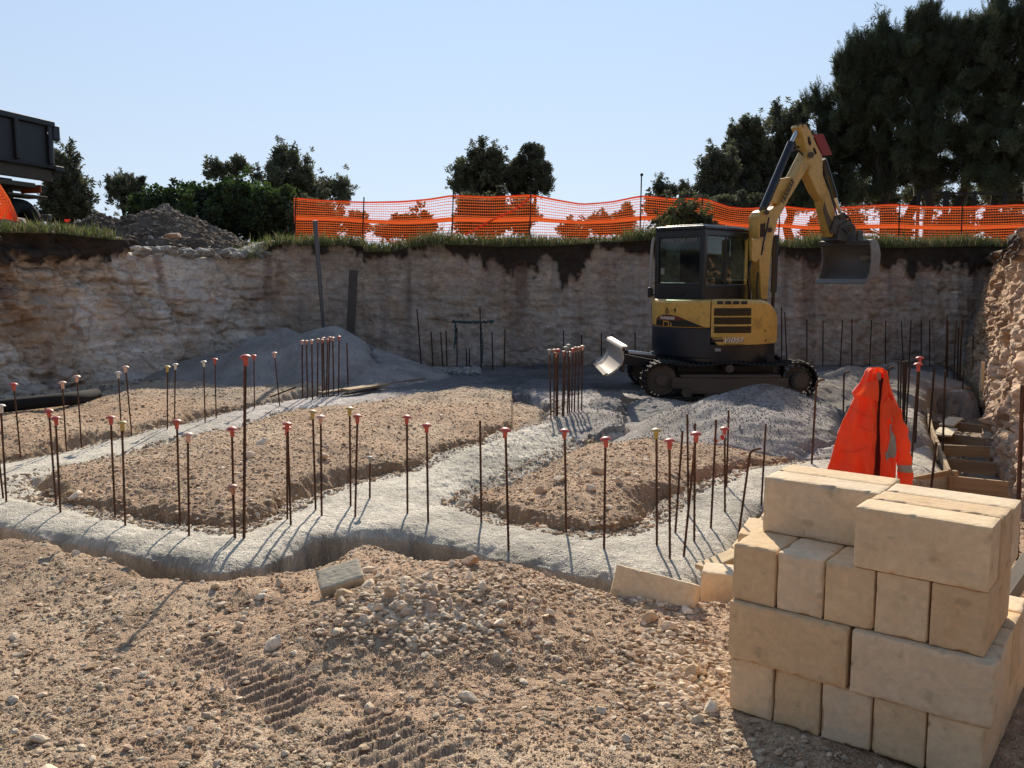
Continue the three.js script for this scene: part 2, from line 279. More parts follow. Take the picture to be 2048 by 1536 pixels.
function topOf(x, z) {                                             // height of the rim
  const u = pxOf(x, z); let y = 2.36 + 0.12 * (fbm(x * 0.9 + 3, z * 0.9, 3, 101) - 0.5);
  if (z < -5 && x < 0) y -= 0.27 * ss(270, 300, u) * (1 - ss(505, 560, u));
  if (z < -14 && x > -3) { y += 0.10 * ss(1050, 1250, u) * (1 - ss(1480, 1600, u)) - 0.10 * ss(560, 620, u) * (1 - ss(760, 850, u)); }
  return y;
}
function soilDepth(x, z, s) {                                      // thickness of the dark topsoil hanging over the rock
  const u = pxOf(x, z); let t = 0.15 + 0.14 * ss(0.35, 0.75, fbm(s * 0.8, 4, 3, 102)) + 0.30 * ss(0.55, 0.78, fbm(s * 2.4, 9, 4, 103));
  if (x < -5.5) t += 0.1; if (z < -5 && x < 0) t *= 1 - ss(262, 290, u) * (1 - ss(520, 580, u));
  if (z < -14 && x > -3) t += (0.25 + 0.5 * fbm(s * 3, 7, 3, 99)) * ss(1085, 1150, u) * (1 - ss(1160, 1190, u)) + 0.14 * ss(1560, 1650, u);
  return t;
}
function rockWall(pts, step, o) {
  const w = wallPath(pts, step), rows = o.rows, yb = -0.6;
  return gridMesh(w.n, rows + 6, (i, j) => {
    const p = w.p[i], t = w.at(i), n = V3(-t.z, 0, t.x).multiplyScalar(o.sign), s = (i / (w.n - 1)) * w.L, top = topOf(p.x, p.z) + (o.lift ?? 0);
    const back = o.back ? o.back(p) : 0, jr = Math.min(j, rows), h = mix(yb, top, jr / rows), so = soilDepth(p.x, p.z, s) * (o.soil ?? 1);
    const soilEdge = top - so - 0.5 * (fbm(s * 4, h * 3, 4, 110) - 0.5) - 0.16 * (vn(s * 19, h * 14, 98) - 0.5), soil = so < 0.06 ? 0 : ss(soilEdge - 0.05, soilEdge + 0.05, h);
    // ledges and blocks of limestone
    const wob = 0.55 * (fbm(s * 0.55, h * 0.7, 3, 111) - 0.5) + 0.08 * (fbm(s * 3, h * 3, 2, 109) - 0.5), th = o.layer ?? 0.15, lh0 = (h + wob) / th, lh = lh0 + 0.9 * (vn(lh0 * 0.45, 3, 108) - 0.5), li = Math.floor(lh), lf = lh - li, bw = 0.22 + 0.45 * hash(li, 1, 112);
    const bs = s / bw + hash(li, 2, 113) + 0.7 * (fbm(s * 3, h * 5, 3, 114) - 0.5), bi = Math.floor(bs), bf = bs - bi;
    const joint = Math.min(ss(0, 0.14, Math.min(lf, 1 - lf)), ss(0, 0.08, Math.min(bf, 1 - bf))), amp = mix(o.amp, o.amp * 0.25, back), broken = ss(0.42, 0.68, fbm(s * 0.6, h * 1.1, 3, 115));
    let d = 0.34 * (fbm(s * 0.42, h * 0.35, 3, 116) - 0.5) + amp * broken * (0.9 * hash(li, bi, 117) - 0.45 + 0.35 * (joint - 1)) + 0.13 * (fbm(s * 2.4, h * 1.6, 4, 118) - 0.5) - 0.05 * ss(0.45, 0.5, fbm(s * 1.7, h * 2.6, 4, 107)) * (1 - back) + o.fine * (fbm(s * 9, h * 9, 4, 119) - 0.5) + (o.crumb ?? 0) * (cells(s * (o.cf ?? 9), h * (o.cf ?? 9), 120)[0] - 0.4);
    d += back * (0.05 * (vn(s * 11, h * 0.5, 93) - 0.5) + 0.03 * (vn(s * 26, h * 0.9, 92) - 0.5));
    d -= 0.14 * Math.max(0, h) * (1 - 0.3 * back);
    if (soil) d += soil * (0.10 + 0.14 * (fbm(s * 3, h * 4, 3, 121) - 0.5));
    const ck = cells(s * 1.5 + 0.6 * fbm(s * 2, h * 2, 2, 105), h * 2.1 + 0.5 * fbm(s * 2, h * 2 + 9, 2, 106), 104), ck2 = cells(s * 4.2 + 0.5 * fbm(s * 5, h * 5, 2, 105), h * 6 , 103), crack = (1 - ss(0.0, 0.10, ck[1] - ck[0])) * 0.9, crack2 = (1 - ss(0.0, 0.13, ck2[1] - ck2[0])) * ss(0.4, 0.6, fbm(s * 0.9, h * 1.2, 2, 100));
    d += mix(1, 0.35, back) * (0.06 * (ck[2] - 0.5) - 0.03 * crack * ss(0.5, 0.7, fbm(s * 0.7, h * 0.9, 3, 97)) + 0.045 * (ck2[2] - 0.5) * ss(0.4, 0.6, fbm(s * 0.9, h * 1.2, 2, 100)) - 0.03 * crack2);
    const up = j - rows, out = up > 0 ? [0, 0.04, 0.14, 0.3, 0.55, 0.9, 1.3][up] : 0;
    const x = p.x + n.x * (d - out), z = p.z + n.z * (d - out), y = up > 0 ? top + 0.05 * Math.min(1, out * 6) + 0.08 * (fbm(x * 2, z * 2, 3, 122) - 0.5) * Math.min(1, out * 3) : h + (j === 0 ? 0 : 0.03 * (vn(s * 6, h * 6, 123) - 0.5));
    // colour: pale limestone, ochre and rust stains that run down, greyer where the bucket scraped it smooth
    const str = fbm(s * 0.5, (h + 0.12 * fbm(s * 0.8, 2, 3, 94)) * 13, 4, 96), fis = 1 - ss(0.0, 0.05, Math.abs(fbm(s * 2.2, h * 0.5, 4, 95) - 0.5));
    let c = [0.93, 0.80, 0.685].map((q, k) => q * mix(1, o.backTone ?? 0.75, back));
    const to = (e, t2) => { t2 = clamp(t2); c = c.map((q, k) => mix(q, e[k], t2)); };
    const v1 = fbm(s * 1.3, h * 0.35 + 3, 4, 131), v2 = fbm(s * 0.8 + h * 0.25, h * 0.5, 4, 132), v3 = fbm(s * 4, h * 3, 4, 133), run = fbm(s * 3.4, h * 0.25, 3, 134);
    to([0.98, 0.88, 0.77], ss(0.52, 0.7, v3) * 0.6); to([0.50, 0.40, 0.32], ss(0.52, 0.66, str) * 0.55); to([0.34, 0.23, 0.16], fis * 0.4 * ss(0.4, 0.6, v3));
    to([0.52, 0.34, 0.20], ss(0.50, 0.68, v2) * (0.75 - 0.5 * back));
    to([0.38, 0.20, 0.115], ss(0.55, 0.72, v1 * 0.6 + v3 * 0.4) * (0.8 - 0.4 * back));
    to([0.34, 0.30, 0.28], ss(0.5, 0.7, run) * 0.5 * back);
    to([0.22, 0.12, 0.08], ss(0.62, 0.75, run) * ss(0.4, 1.8, h) * 0.7);
    to([0.25, 0.17, 0.12], Math.max(crack * 0.6 * ss(0.5, 0.65, fbm(s * 0.7, h * 0.9, 3, 97)), crack2 * 0.45) * mix(1, 0.5, back)); to(ck[2] > 0.5 ? [0.80, 0.70, 0.60] : [0.55, 0.45, 0.37], 0.3 * Math.abs(ck[2] - 0.5) * 2);
    to([0.2, 0.15, 0.12], (1 - joint) * broken * 0.55 * (1 - 0.5 * back));
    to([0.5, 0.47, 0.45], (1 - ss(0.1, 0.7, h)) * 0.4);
    const sc = 0.8 + 0.5 * fbm(s * 6, h * 6, 2, 135); to([0.062 * sc, 0.044 * sc, 0.034 * sc], soil);
    if (up > 0) to(so < 0.08 ? [0.5, 0.45, 0.38] : [0.12, 0.1, 0.055], ss(0, 2, up) * 0.9);
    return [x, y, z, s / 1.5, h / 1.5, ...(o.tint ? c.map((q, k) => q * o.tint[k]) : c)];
  });
}
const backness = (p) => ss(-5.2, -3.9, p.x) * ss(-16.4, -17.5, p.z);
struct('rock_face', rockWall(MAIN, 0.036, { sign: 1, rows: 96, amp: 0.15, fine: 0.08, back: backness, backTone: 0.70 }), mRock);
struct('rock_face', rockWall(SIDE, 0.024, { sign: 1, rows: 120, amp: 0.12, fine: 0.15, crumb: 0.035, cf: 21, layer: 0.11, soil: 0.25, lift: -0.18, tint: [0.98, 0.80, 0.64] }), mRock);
function fieldSheet(pts, step, sign, lift = 0) {                    // the land outside the pit, out to the horizon
  const w = wallPath(pts, step), off = [0.2, 0.5, 0.9, 1.4, 2, 3, 4.5, 7, 11, 18, 32, 70, 200, 900];
  return gridMesh(w.n, off.length, (i, j) => {
    const p = w.p[i], t = w.at(i), n = V3(-t.z, 0, t.x).multiplyScalar(sign), q = off[j], x = p.x - n.x * q * (j > 9 ? 1.6 : 1) - n.x * 0.3, z = p.z - n.z * q - n.z * 0.3;
    const k = fbm(x * 0.8, z * 0.8, 3, 141), y = topOf(p.x, p.z) + lift - 0.02 + 0.14 * (k - 0.5) * Math.min(1, q) * (q > 20 ? 3 : 1), a = ss(0.4, 0.65, k);
    return [x, y, z, x, z, mix(0.10, 0.17, a), mix(0.095, 0.13, a), mix(0.045, 0.08, a)];
  });
}
struct('field', fieldSheet(MAIN, 0.25, 1), mEarth);
struct('field', fieldSheet(SIDE, 0.25, 1, -0.18), mEarth);

// ------------------------------------------------------------------ heaps
function heap(name, label, category, cx, cz, R, H, o = {}) {
  const na = 150, nr = o.nr ?? 80, base = o.base ?? ((x, z) => standY(x, z)), seed = o.seed ?? 1, lumps = [[0, 0, R, H], ...(o.lumps ?? [])], far = Math.max(...lumps.map(([x, z, r]) => Math.hypot(x, z) + r)) + 0.1;
  const g = gridMesh(na + 1, nr, (i, j) => {
    const a = (i % na / na) * Math.PI * 2, r = Math.pow(j / (nr - 1), 0.85) * far, lx = Math.cos(a) * r, lz = Math.sin(a) * r * (o.squash ?? 1), x = cx + lx, z = cz + lz;
    let h = 0; for (const [ox, oz, rr_, hh] of lumps) { const q = Math.hypot(lx - ox, lz - oz) / (rr_ * (0.86 + 0.28 * fbm(Math.cos(a) * 1.6 + 5, Math.sin(a) * 1.6 + 5, 3, seed))); const k = hh * Math.max(0, 1 - Math.sqrt(q * q + 0.012) + 0.1 * Math.exp(-q * 9)); h = Math.max(h, k) + 0.25 * Math.min(h, k); }
    const b = base(x, z), n = (o.rough ?? 0.03) * (fbm(x * 11, z * 11, 3, seed + 5) - 0.5) + (o.lump ?? 0.05) * (fbm(x * 2.5, z * 2.5, 3, seed + 9) - 0.5) + (o.rough ?? 0.03) * 0.8 * (cells(x * 16, z * 16, seed)[0] - 0.4);
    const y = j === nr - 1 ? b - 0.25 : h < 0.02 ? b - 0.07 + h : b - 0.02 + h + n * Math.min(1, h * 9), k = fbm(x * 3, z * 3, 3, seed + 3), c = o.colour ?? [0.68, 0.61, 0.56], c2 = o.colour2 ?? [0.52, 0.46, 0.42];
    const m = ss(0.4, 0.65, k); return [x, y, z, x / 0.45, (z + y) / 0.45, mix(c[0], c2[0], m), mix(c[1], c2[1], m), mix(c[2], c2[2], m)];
  });
  // the grid winds the other way round a centre
  const ix = g.index.array; for (let q = 0; q < ix.length; q += 3) { const t = ix[q]; ix[q] = ix[q + 1]; ix[q + 1] = t; } g.computeVertexNormals();
  return solo(name, g, o.mat ?? mGravel, label, category);
}
const heapMain = heap('gravel_heap', 'grey gravel heap in front of the excavator tracks', 'gravel heap', 3.0, -10.25, 1.75, 0.62, { seed: 3, lumps: [[-1.4, 0.4, 1.3, 0.13], [-1.75, -0.6, 1.0, 0.13], [0.9, -0.4, 1.3, 0.27]], rough: 0.026 });
heap('gravel_heap', 'long grey gravel heap against the foot of the rock face behind the left rebars', 'gravel heap', -3.15, -15.7, 2.0, 0.80, { seed: 13, squash: 0.8, lumps: [[-0.9, 0.2, 1.7, 0.68], [-2.1, 0.3, 1.4, 0.36], [-1.3, 0.9, 1.2, 0.25]], rough: 0.026 });
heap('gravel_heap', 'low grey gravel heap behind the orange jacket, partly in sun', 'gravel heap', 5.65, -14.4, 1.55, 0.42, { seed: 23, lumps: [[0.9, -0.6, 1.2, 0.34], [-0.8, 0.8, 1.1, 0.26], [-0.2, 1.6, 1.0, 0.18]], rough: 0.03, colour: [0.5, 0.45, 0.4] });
heap('gravel_heap', 'small gravel spill beside the column bars under the dozer blade', 'gravel heap', 1.95, -12.3, 0.95, 0.2, { seed: 33, lumps: [[-0.5, 0.3, 0.5, 0.1]], rough: 0.024, colour: [0.5, 0.46, 0.43] });

// ------------------------------------------------------------------ stones
function rockGeo(seed, detail, sx = 1, sy = 0.7, sz = 0.85, rough = 0.5) {
  const g = new THREE.IcosahedronGeometry(1, detail), p = g.attributes.position, cuts = [];
  reseed(seed); for (let k = 0; k < 7; k++) cuts.push([V3(gauss(), gauss(), gauss()).normalize(), rr(0.42, 0.8)]);
  for (let i = 0; i < p.count; i++) {
    const v = V3(p.getX(i), p.getY(i), p.getZ(i)), q = v.clone().multiplyScalar(1 + rough * 0.4 * (hash(Math.round(v.x * 99), Math.round(v.y * 99), seed + Math.round(v.z * 99)) - 0.5));
    for (const [n, d] of cuts) { const e = q.dot(n) - d; if (e > 0) q.addScaledVector(n, -e * 0.92); }
    p.setXYZ(i, q.x * sx, q.y * sy, q.z * sz);
  }
  g.deleteAttribute('normal'); g.computeVertexNormals();
  const t = g.attributes.uv; for (let i = 0; i < t.count; i++) t.setXY(i, p.getX(i) * 0.4 + seed * 0.13, (p.getZ(i) + p.getY(i)) * 0.4);
  return g;
}
const bigRocks = [1, 2, 3, 4, 5, 6].map((s) => rockGeo(s, 2, 1, 0.62 + 0.06 * s % 0.3, 0.8)), chips = [11, 12, 13].map((s) => rockGeo(s, 0, 1, 0.5, 0.8, 1)), pebbles = [21, 22].map((s) => rockGeo(s, 1, 1, 0.5, 0.85, 0.7));
const stoneTones = [[0.62, 0.50, 0.39], [0.70, 0.60, 0.49], [0.52, 0.39, 0.27], [0.47, 0.33, 0.24], [0.76, 0.68, 0.58], [0.58, 0.46, 0.38]];
const stoneMats = stoneTones.map((c) => { const m = mStone.clone(); m.color.setRGB(...c.map((q, i) => q * 1.7 * [1.04, 0.95, 0.84][i])); return m; });
const place = (x, y, z, s, flatness = 1) => {
  const q = new THREE.Quaternion().setFromEuler(new THREE.Euler(rr(-0.5, 0.5) * flatness, rr(0, 6.28), rr(-0.5, 0.5) * flatness));
  return new THREE.Matrix4().compose(V3(x, y, z), q, V3(s * rr(0.75, 1.3), s * rr(0.7, 1.1), s * rr(0.75, 1.2)));
};
const inStack = (x, z) => { const dx = x - 0.86, dz = z + 3.3, s = dx * 0.788 + dz * 0.616, t = dx * 0.616 - dz * 0.788; return s > -0.03 && s < 0.95 && t > -0.03 && t < 0.9; };
{
  reseed(5);
  const list = [];
  const put = (u, v, w, tone) => { const p = P(u, v, 0.03); list.push([p.x, p.z, (w / F) * -p.z / 2, tone]); };
  // the ones that stand out in the photograph
  for (const [u, v, w, t] of [[550, 1295, 42, 4], [938, 1388, 40, 4], [968, 1380, 18, 1], [870, 1245, 36, 1], [1000, 1282, 44, 4], [940, 1192, 42, 3], [690, 1232, 40, 2], [740, 1222, 30, 1], [780, 1250, 50, 2], [730, 1276, 30, 4], [905, 1190, 20, 1], [865, 1275, 24, 0], [1300, 1240, 40, 2], [1340, 1255, 44, 0], [1385, 1330, 50, 2], [1420, 1400, 40, 4], [1395, 1420, 36, 4], [1320, 1335, 26, 4], [1365, 1295, 26, 1], [1440, 1330, 34, 1], [1255, 1460, 34, 4], [1180, 1310, 22, 1], [1205, 1405, 34, 4], [80, 1470, 38, 4], [95, 1530, 60, 1], [25, 1390, 30, 4], [30, 1260, 26, 1], [30, 1330, 26, 1], [12, 1050, 40, 1], [30, 1070, 24, 0], [560, 1175, 26, 0], [520, 1195, 24, 4], [430, 1180, 26, 1], [445, 1205, 22, 4], [700, 1090, 30, 1], [735, 1155, 40, 1], [480, 1250, 30, 1], [485, 1232, 20, 4], [285, 1340, 22, 4], [300, 1350, 24, 4], [1070, 1240, 24, 1], [1100, 1250, 30, 4], [1060, 1270, 22, 0], [1180, 1270, 22, 1], [760, 1205, 26, 1], [215, 1190, 26, 1], [300, 1355, 26, 1], [570, 1500, 30, 4], [740, 1398, 30, 1], [1290, 1415, 26, 3], [905, 1345, 20, 1], [150, 1110, 24, 4], [1010, 1460, 20, 1], [1130, 1350, 18, 4], [640, 1290, 18, 4], [1050, 1120, 24, 1], [840, 1100, 30, 0]]) put(u, v, w, t);
  for (let k = 0; k < 130; k++) { const u = 850 + gauss() * 150, v = 1262 + gauss() * 38; put(u, v, rr(12, 28) * (rnd() < 0.12 ? 1.4 : 1), [0, 1, 1, 4, 4, 2, 5][Math.floor(rnd() * 7)]); }
  for (let k = 0; k < 45; k++) put(1360 + gauss() * 80, 1340 + gauss() * 85, rr(12, 30), [0, 1, 4, 2][Math.floor(rnd() * 4)]);
  for (let k = 0; k < 40; k++) put(rr(0, 1400), rr(1150, 1520), rr(14, 28), [0, 1, 4, 2, 5][Math.floor(rnd() * 5)]);
  // on the earth islands between the footings
  for (const [u, v, w, t] of [[360, 1030, 40, 0], [415, 1045, 34, 1], [555, 1000, 40, 2], [600, 1000, 40, 1], [150, 968, 30, 4], [525, 895, 30, 4], [500, 920, 30, 1], [645, 915, 30, 0], [740, 935, 34, 5], [880, 922, 22, 4], [1080, 975, 34, 2], [1120, 965, 30, 1], [1195, 945, 34, 2], [1180, 980, 30, 1], [1240, 965, 26, 0], [1010, 862, 20, 1]]) { const p = P(u, v, 0.03); list.push([p.x, p.z, (w / F) * -p.z / 2, t]); }
  let n = 0;
  for (const [x, z, r, t] of list) {
    if (n >= 290 || inStack(x, z) || field(x, z).dO < -0.05 && field(x, z).dI > 0) continue;
    const m = lit(new THREE.Mesh(bigRocks[Math.floor(rnd() * 6)], stoneMats[t])); m.name = n ? 'stone_' + String(n).padStart(3, '0') : 'stone'; n++;
    place(x, groundY(x, z) + r * 0.22, z, r).decompose(m.position, m.quaternion, m.scale); ground.add(m);
  }
}
{                                                                   // loose gravel lying on the earth
  reseed(9);
  const sets = [[], [], [], [], []];
  const tint = (v = 1) => { const t = stoneTones[Math.floor(rnd() * 6)], k = v * rr(1.0, 1.9) * (rnd() < 0.12 ? 1.25 : 1); return rgb(t[0] * k * 1.08, t[1] * k * 0.98, t[2] * k * 0.84); };
  const add = (x, z, s, v) => {
    if (inStack(x, z)) return; const f = field(x, z); if (f.dO < 0.02 && f.dI > -0.02) return;
    sets[s > 0.011 ? 3 + Math.floor(rnd() * 2) : Math.floor(rnd() * 3)].push([place(x, groundY(x, z, f) + s * 0.14, z, s, 1), tint(v)]);
  };
  for (let k = 0; k < 160000; k++) {                               // the near ground: many more fine chips than stones
    const r = 2.3 + 3.6 * Math.pow(rnd(), 1.35), a = rr(-0.9, 0.9), x = Math.tan(a) * r, z = -r, c = fbm(x * 1.5, z * 1.5, 3, 201), s = 0.0041 * Math.pow(1 - rnd() * 0.985, -0.40) * rr(0.8, 1.3);
    const [, tm] = track(x, z); if (rnd() < tm * 0.75 || (c < 0.45 && rnd() < 0.45)) continue;
    add(x, z, Math.min(s, 0.022), 1);
  }
  for (let k = 0; k < 2600; k++) { const p = P(860 + gauss() * 150, 1255 + gauss() * 45, 0.05); add(p.x, p.z, rr(0.006, 0.024), 1.1); }
  for (let k = 0; k < 1500; k++) { const p = P(1340 + gauss() * 110, 1340 + gauss() * 100, 0.0); add(p.x, p.z, rr(0.006, 0.022), 1.05); }
  for (let k = 0; k < 700; k++) { const p = P(1150 + gauss() * 330, 1210 + gauss() * 30, 0.0); add(p.x, p.z, rr(0.006, 0.02), 1.05); }
  for (let k = 0; k < 90000; k++) { const r = 5.2 + 9.5 * Math.pow(rnd(), 1.5), x = rr(-0.62, 0.6) * r, f = field(x, -r); if (f.dI < -0.02 && f.dO < 0.3) add(x, -r, 0.0078 * Math.pow(1 - rnd() * 0.985, -0.30) * rr(0.7, 1.3), 1); }
  for (let k = 0; k < 60000 && k >= 0; k++) {                       // crumbs along the edges where earth and concrete meet
    const r = 5 + 8 * Math.pow(rnd(), 1.3), x = rr(-0.62, 0.6) * r, z = -r, f = field(x, z); if (f.dO > 0.35 || Math.abs(f.dI) > 0.13) { if (!(f.dO > 0 && f.dO < 0.35)) continue; }
    const s = rr(0.006, 0.02) * (rnd() < 0.1 ? 1.8 : 1), sd = Math.max(f.dO, -f.dI), y = Math.max(groundY(x, z, f), sd < 0.1 ? concreteY(x, z, sd, f.dO) : -9);
    sets[3 + Math.floor(rnd() * 2)].push([place(x, y + s * 0.15, z, s, 1.5), tint(f.dI > 0 ? 0.85 : 1)]);
  }
  [...chips, ...pebbles].forEach((g, i) => instances('gravel', g, mStone, sets[i], ground));
}
{                                                                   // crumbs of aggregate on the heaps and broken rock at the foot of the back face
  reseed(15);
  const l = [], q = V3(), ray3 = new THREE.Raycaster();
  const pos = heapMain.geometry.attributes.position;
  for (let k = 0; k < 14000; k++) { const i = Math.floor(rnd() * pos.count), g = rr(0.24, 0.5); q.fromBufferAttribute(pos, i); if (q.z < -11.2 || q.y < -0.06) continue; l.push([place(q.x + rr(-0.04, 0.04), q.y + 0.002, q.z + rr(-0.03, 0.03), rr(0.006, 0.013), 3), rgb(g, g * 0.95, g * 0.92)]); }
  instances('gravel', chips[0], mStone, l, heapMain);
  const b = [];
  for (let k = 0; k < 900; k++) { const u = rr(690, 960), z = -16.6 + gauss() * 0.5, x = ((u - 1024) / F) * -z, g = rr(0.35, 0.7); b.push([place(x, -0.06, z, rr(0.015, 0.06), 2), rgb(g, g * 0.93, g * 0.86)]); }
  for (let k = 0; k < 500; k++) { const t = rnd(), x = mix(-8.1, -5.3, t) + gauss() * 0.2, z = mix(-9.6, -15.2, t), g = rr(0.35, 0.7); b.push([place(x, groundY(x, z) + 0.01, z, rr(0.012, 0.05), 2), rgb(g, g * 0.9, g * 0.8)]); }
  for (let k = 0; k < 1200; k++) { const t = rnd(), x = mix(4.2, 7.4, t) + gauss() * 0.25 - 0.4, z = mix(-7.6, -13.8, t), g = rr(0.4, 0.8); b.push([place(x, groundY(x, z) + 0.01, z, rr(0.01, 0.05), 2), rgb(g, g * 0.88, g * 0.72)]); }
  instances('gravel', pebbles[0], mStone, b, ground);
}

// ------------------------------------------------------------------ tufa blocks
const tufaMap = tex(1024, (u, v) => {
  const b = pfbm(u, v, 4, 5, 301), f = pfbm(u, v, 40, 4, 302), s = pfbm(u, v, 9, 4, 303), k = 0.86 + 0.16 * (b - 0.5) + 0.2 * (f - 0.5), d = ss(0.64, 0.82, s) * 0.09, o = ss(0.62, 0.8, pfbm(u, v, 6, 4, 304)) * 0.12 + 0.10 * (pfbm(u * 0.25, v, 32, 3, 308) - 0.5), sm = ss(0.70, 0.82, pfbm(u, v, 14, 5, 309)) * 0.2;
  const pit = cells(u * 60, v * 60, 305, 60), h = pit[2] > 0.97 && pit[0] < 0.16 ? 0.8 : 1;
  const q = h * (1 - sm) * (1 + 0.10 * (pfbm(u * 0.25, v, 40, 2, 310) - 0.5)); return [k * (1 - d) * q, k * (1 - d * 0.98 - o * 0.5) * q, k * (1 - d * 0.9 - o) * q];
}, true);
const tufaBump = tex(1024, (u, v) => { const pit = cells(u * 60, v * 60, 305, 60); return 0.75 * pfbm(u, v, 40, 5, 306) - (pit[2] > 0.97 && pit[0] < 0.16 ? 0.3 : 0) + 0.2; });
const tufaMats = [[0.89, 0.645, 0.39], [0.94, 0.70, 0.44], [0.84, 0.595, 0.35], [0.91, 0.70, 0.47]].map((c) => mat(c, 0.94, { map: tufaMap, bumpMap: tufaBump, bumpScale: 0.003 }));
function blockGeo(L, H, W, seed) {                                  // sawn block with rubbed and chipped edges; origin in the middle of its base
  const g = new THREE.BoxGeometry(L, H, W, Math.round(L / 0.0115), Math.round(H / 0.0115), Math.round(W / 0.0115)), p = g.attributes.position, hx = L / 2, hy = H / 2, hz = W / 2;
  for (let i = 0; i < p.count; i++) {
    let x = p.getX(i), y = p.getY(i), z = p.getZ(i); const ex = hx - Math.abs(x), ey = hy - Math.abs(y), ez = hz - Math.abs(z), e = [ex, ey, ez].sort((a, b) => a - b);
    const n = fbm(x * 14 + seed * 3.1 + z * 9, y * 14 + z * 11, 3, seed), c = fbm(x * 30 + z * 21 + seed, y * 30 - z * 17, 3, seed + 7), r = 0.0025 + 0.004 * ss(0.5, 0.8, n) + 0.007 * ss(0.68, 0.85, c);
    const near = Math.max(0, 1 - e[1] / 0.009), k = near * near * r;
    x -= Math.sign(x) * (ex < 1e-6 ? k : 0) - 0.0022 * (n - 0.5); y -= Math.sign(y) * (ey < 1e-6 ? k : 0); z -= Math.sign(z) * (ez < 1e-6 ? k : 0) - 0.0022 * (c - 0.5);
    p.setXYZ(i, x, y + hy, z);
  }
  g.computeVertexNormals();
  // weld-less box: keep the corner normals soft by blending towards the diagonal
  return boxUV(g, 1 / 0.7, hash(seed, 1) * 3, hash(seed, 2) * 3);
}
const E1 = V3(0.788, 0, 0.616), E2 = V3(0.616, 0, -0.788), O0 = V3(0.86, 0, -3.3), turnStack = -Math.atan2(E1.z, E1.x);
let bseed = 400;
function block(s, t, y, L, H, W, label, o = {}) {                   // s along the face, t into the stack; L runs along s unless header
  bseed++; const c = O0.clone().addScaledVector(E1, s).addScaledVector(E2, t);
  const m = solo('stone_block', blockGeo(L, H, W, bseed), tufaMats[bseed % 4], label, 'stone block', 'pale stone blocks in the stack');
  m.position.set(c.x, y, c.z); m.rotation.y = turnStack + (o.turn ?? rr(-0.006, 0.006)); return m;
}
reseed(31);
const nth5 = ['leftmost', 'second from the left', 'middle', 'second from the right', 'rightmost'];
for (let k = 0; k < 5; k++) block(0.09 + k * 0.181, 0.225, 0.0, 0.176, 0.216, 0.45, `${nth5[k]} block end in the bottom course of the stone block stack`);
block(0.224, 0.075, 0.217, 0.455, 0.231, 0.18, 'long block on the left in the second course of the stack');
block(0.694, 0.075, 0.217, 0.46, 0.231, 0.18, 'long block on the right in the second course of the stack');
block(0.224, 0.262, 0.217, 0.45, 0.231, 0.176, 'long block behind the left one in the second course of the stack');
block(0.694, 0.262, 0.217, 0.45, 0.231, 0.176, 'long block behind the right one in the second course of the stack');
block(0.694, 0.449, 0.217, 0.45, 0.231, 0.176, 'long block third from the front, right half of the second course');
block(0.694, 0.645, 0.217, 0.45, 0.231, 0.176, 'long block fourth from the front, right half of the second course, at the picture edge');
for (let k = 3; k < 5; k++) block(0.09 + k * 0.181, 0.69, 0.0, 0.176, 0.216, 0.45, `${k === 3 ? 'inner' : 'outer'} of two blocks behind the bottom course at the right end of the stack`);
for (let k = 0; k < 5; k++) block(0.082 + k * 0.179, 0.235, 0.449, 0.174, 0.224, 0.45, `${nth5[k]} block end in the third course of the stone block stack`);
['front', 'back'].forEach((w, k) => block(0.245 - k * 0.004, 0.31 + k * 0.155, 0.674, 0.45, 0.226, 0.152, `${w} slab of the left pair on top of the stone block stack`));
['front', 'middle', 'back'].forEach((w, k) => block(0.668 + k * 0.008, 0.078 + k * 0.158, 0.674, 0.435, 0.222, 0.153, `${w} slab of the three at the top right of the stone block stack`));
// blocks lying off the stack
{
  const a = P(1220, 1206, -0.02), b = P(1380, 1243, -0.03), d = b.clone().sub(a), L = 0.455, lean = 0.42;
  const m = solo('stone_slab', blockGeo(L, 0.205, 0.085, 451), tufaMats[1], 'thin pale slab leaning on its long edge left of the block stack', 'stone slab');
  const x = d.clone().setY(d.y - 0.02).normalize(), zv = V3(-x.z, 0, x.x).normalize().multiplyScalar(1), up = V3(0, 1, 0).multiplyScalar(Math.cos(lean)).addScaledVector(zv, -Math.sin(lean)), z2 = V3().crossVectors(x, up).normalize(), y2 = V3().crossVectors(z2, x);
  new THREE.Matrix4().makeBasis(x, y2, z2).setPosition(a.clone().addScaledVector(d.clone().normalize(), 0.225).setY(-0.035)).decompose(m.position, m.quaternion, m.scale);
  const c = P(1450, 1218, -0.05), n = solo('stone_block', blockGeo(0.45, 0.2, 0.18, 455), tufaMats[3], 'block lying behind the stack under the short wooden boards', 'stone block'); n.position.set(c.x + 0.12, -0.06, c.z - 0.06); n.rotation.y = turnStack + 0.35;
  const e = P(1500, 1140, 0.0), q = solo('stone_block', blockGeo(0.4, 0.22, 0.18, 459), tufaMats[0], 'block behind the stack beside the edge board of the footing', 'stone block'); q.position.set(e.x + 0.14, -0.06, e.z - 0.35); q.rotation.y = 1.15;
  const h = P(682, 1188, 0.07), s = solo('stone_slab', blockGeo(0.23, 0.06, 0.17, 463), mat([0.64, 0.54, 0.39], 0.95, { map: tufaMap, bumpMap: tufaBump, bumpScale: 0.004 }), 'flat greyish slab tilted on the rubble mound in the foreground', 'stone slab');
  s.position.set(h.x, groundY(h.x, h.z) + 0.035, h.z - 0.02); s.rotation.set(0.33, 0.35, 0.10);
}

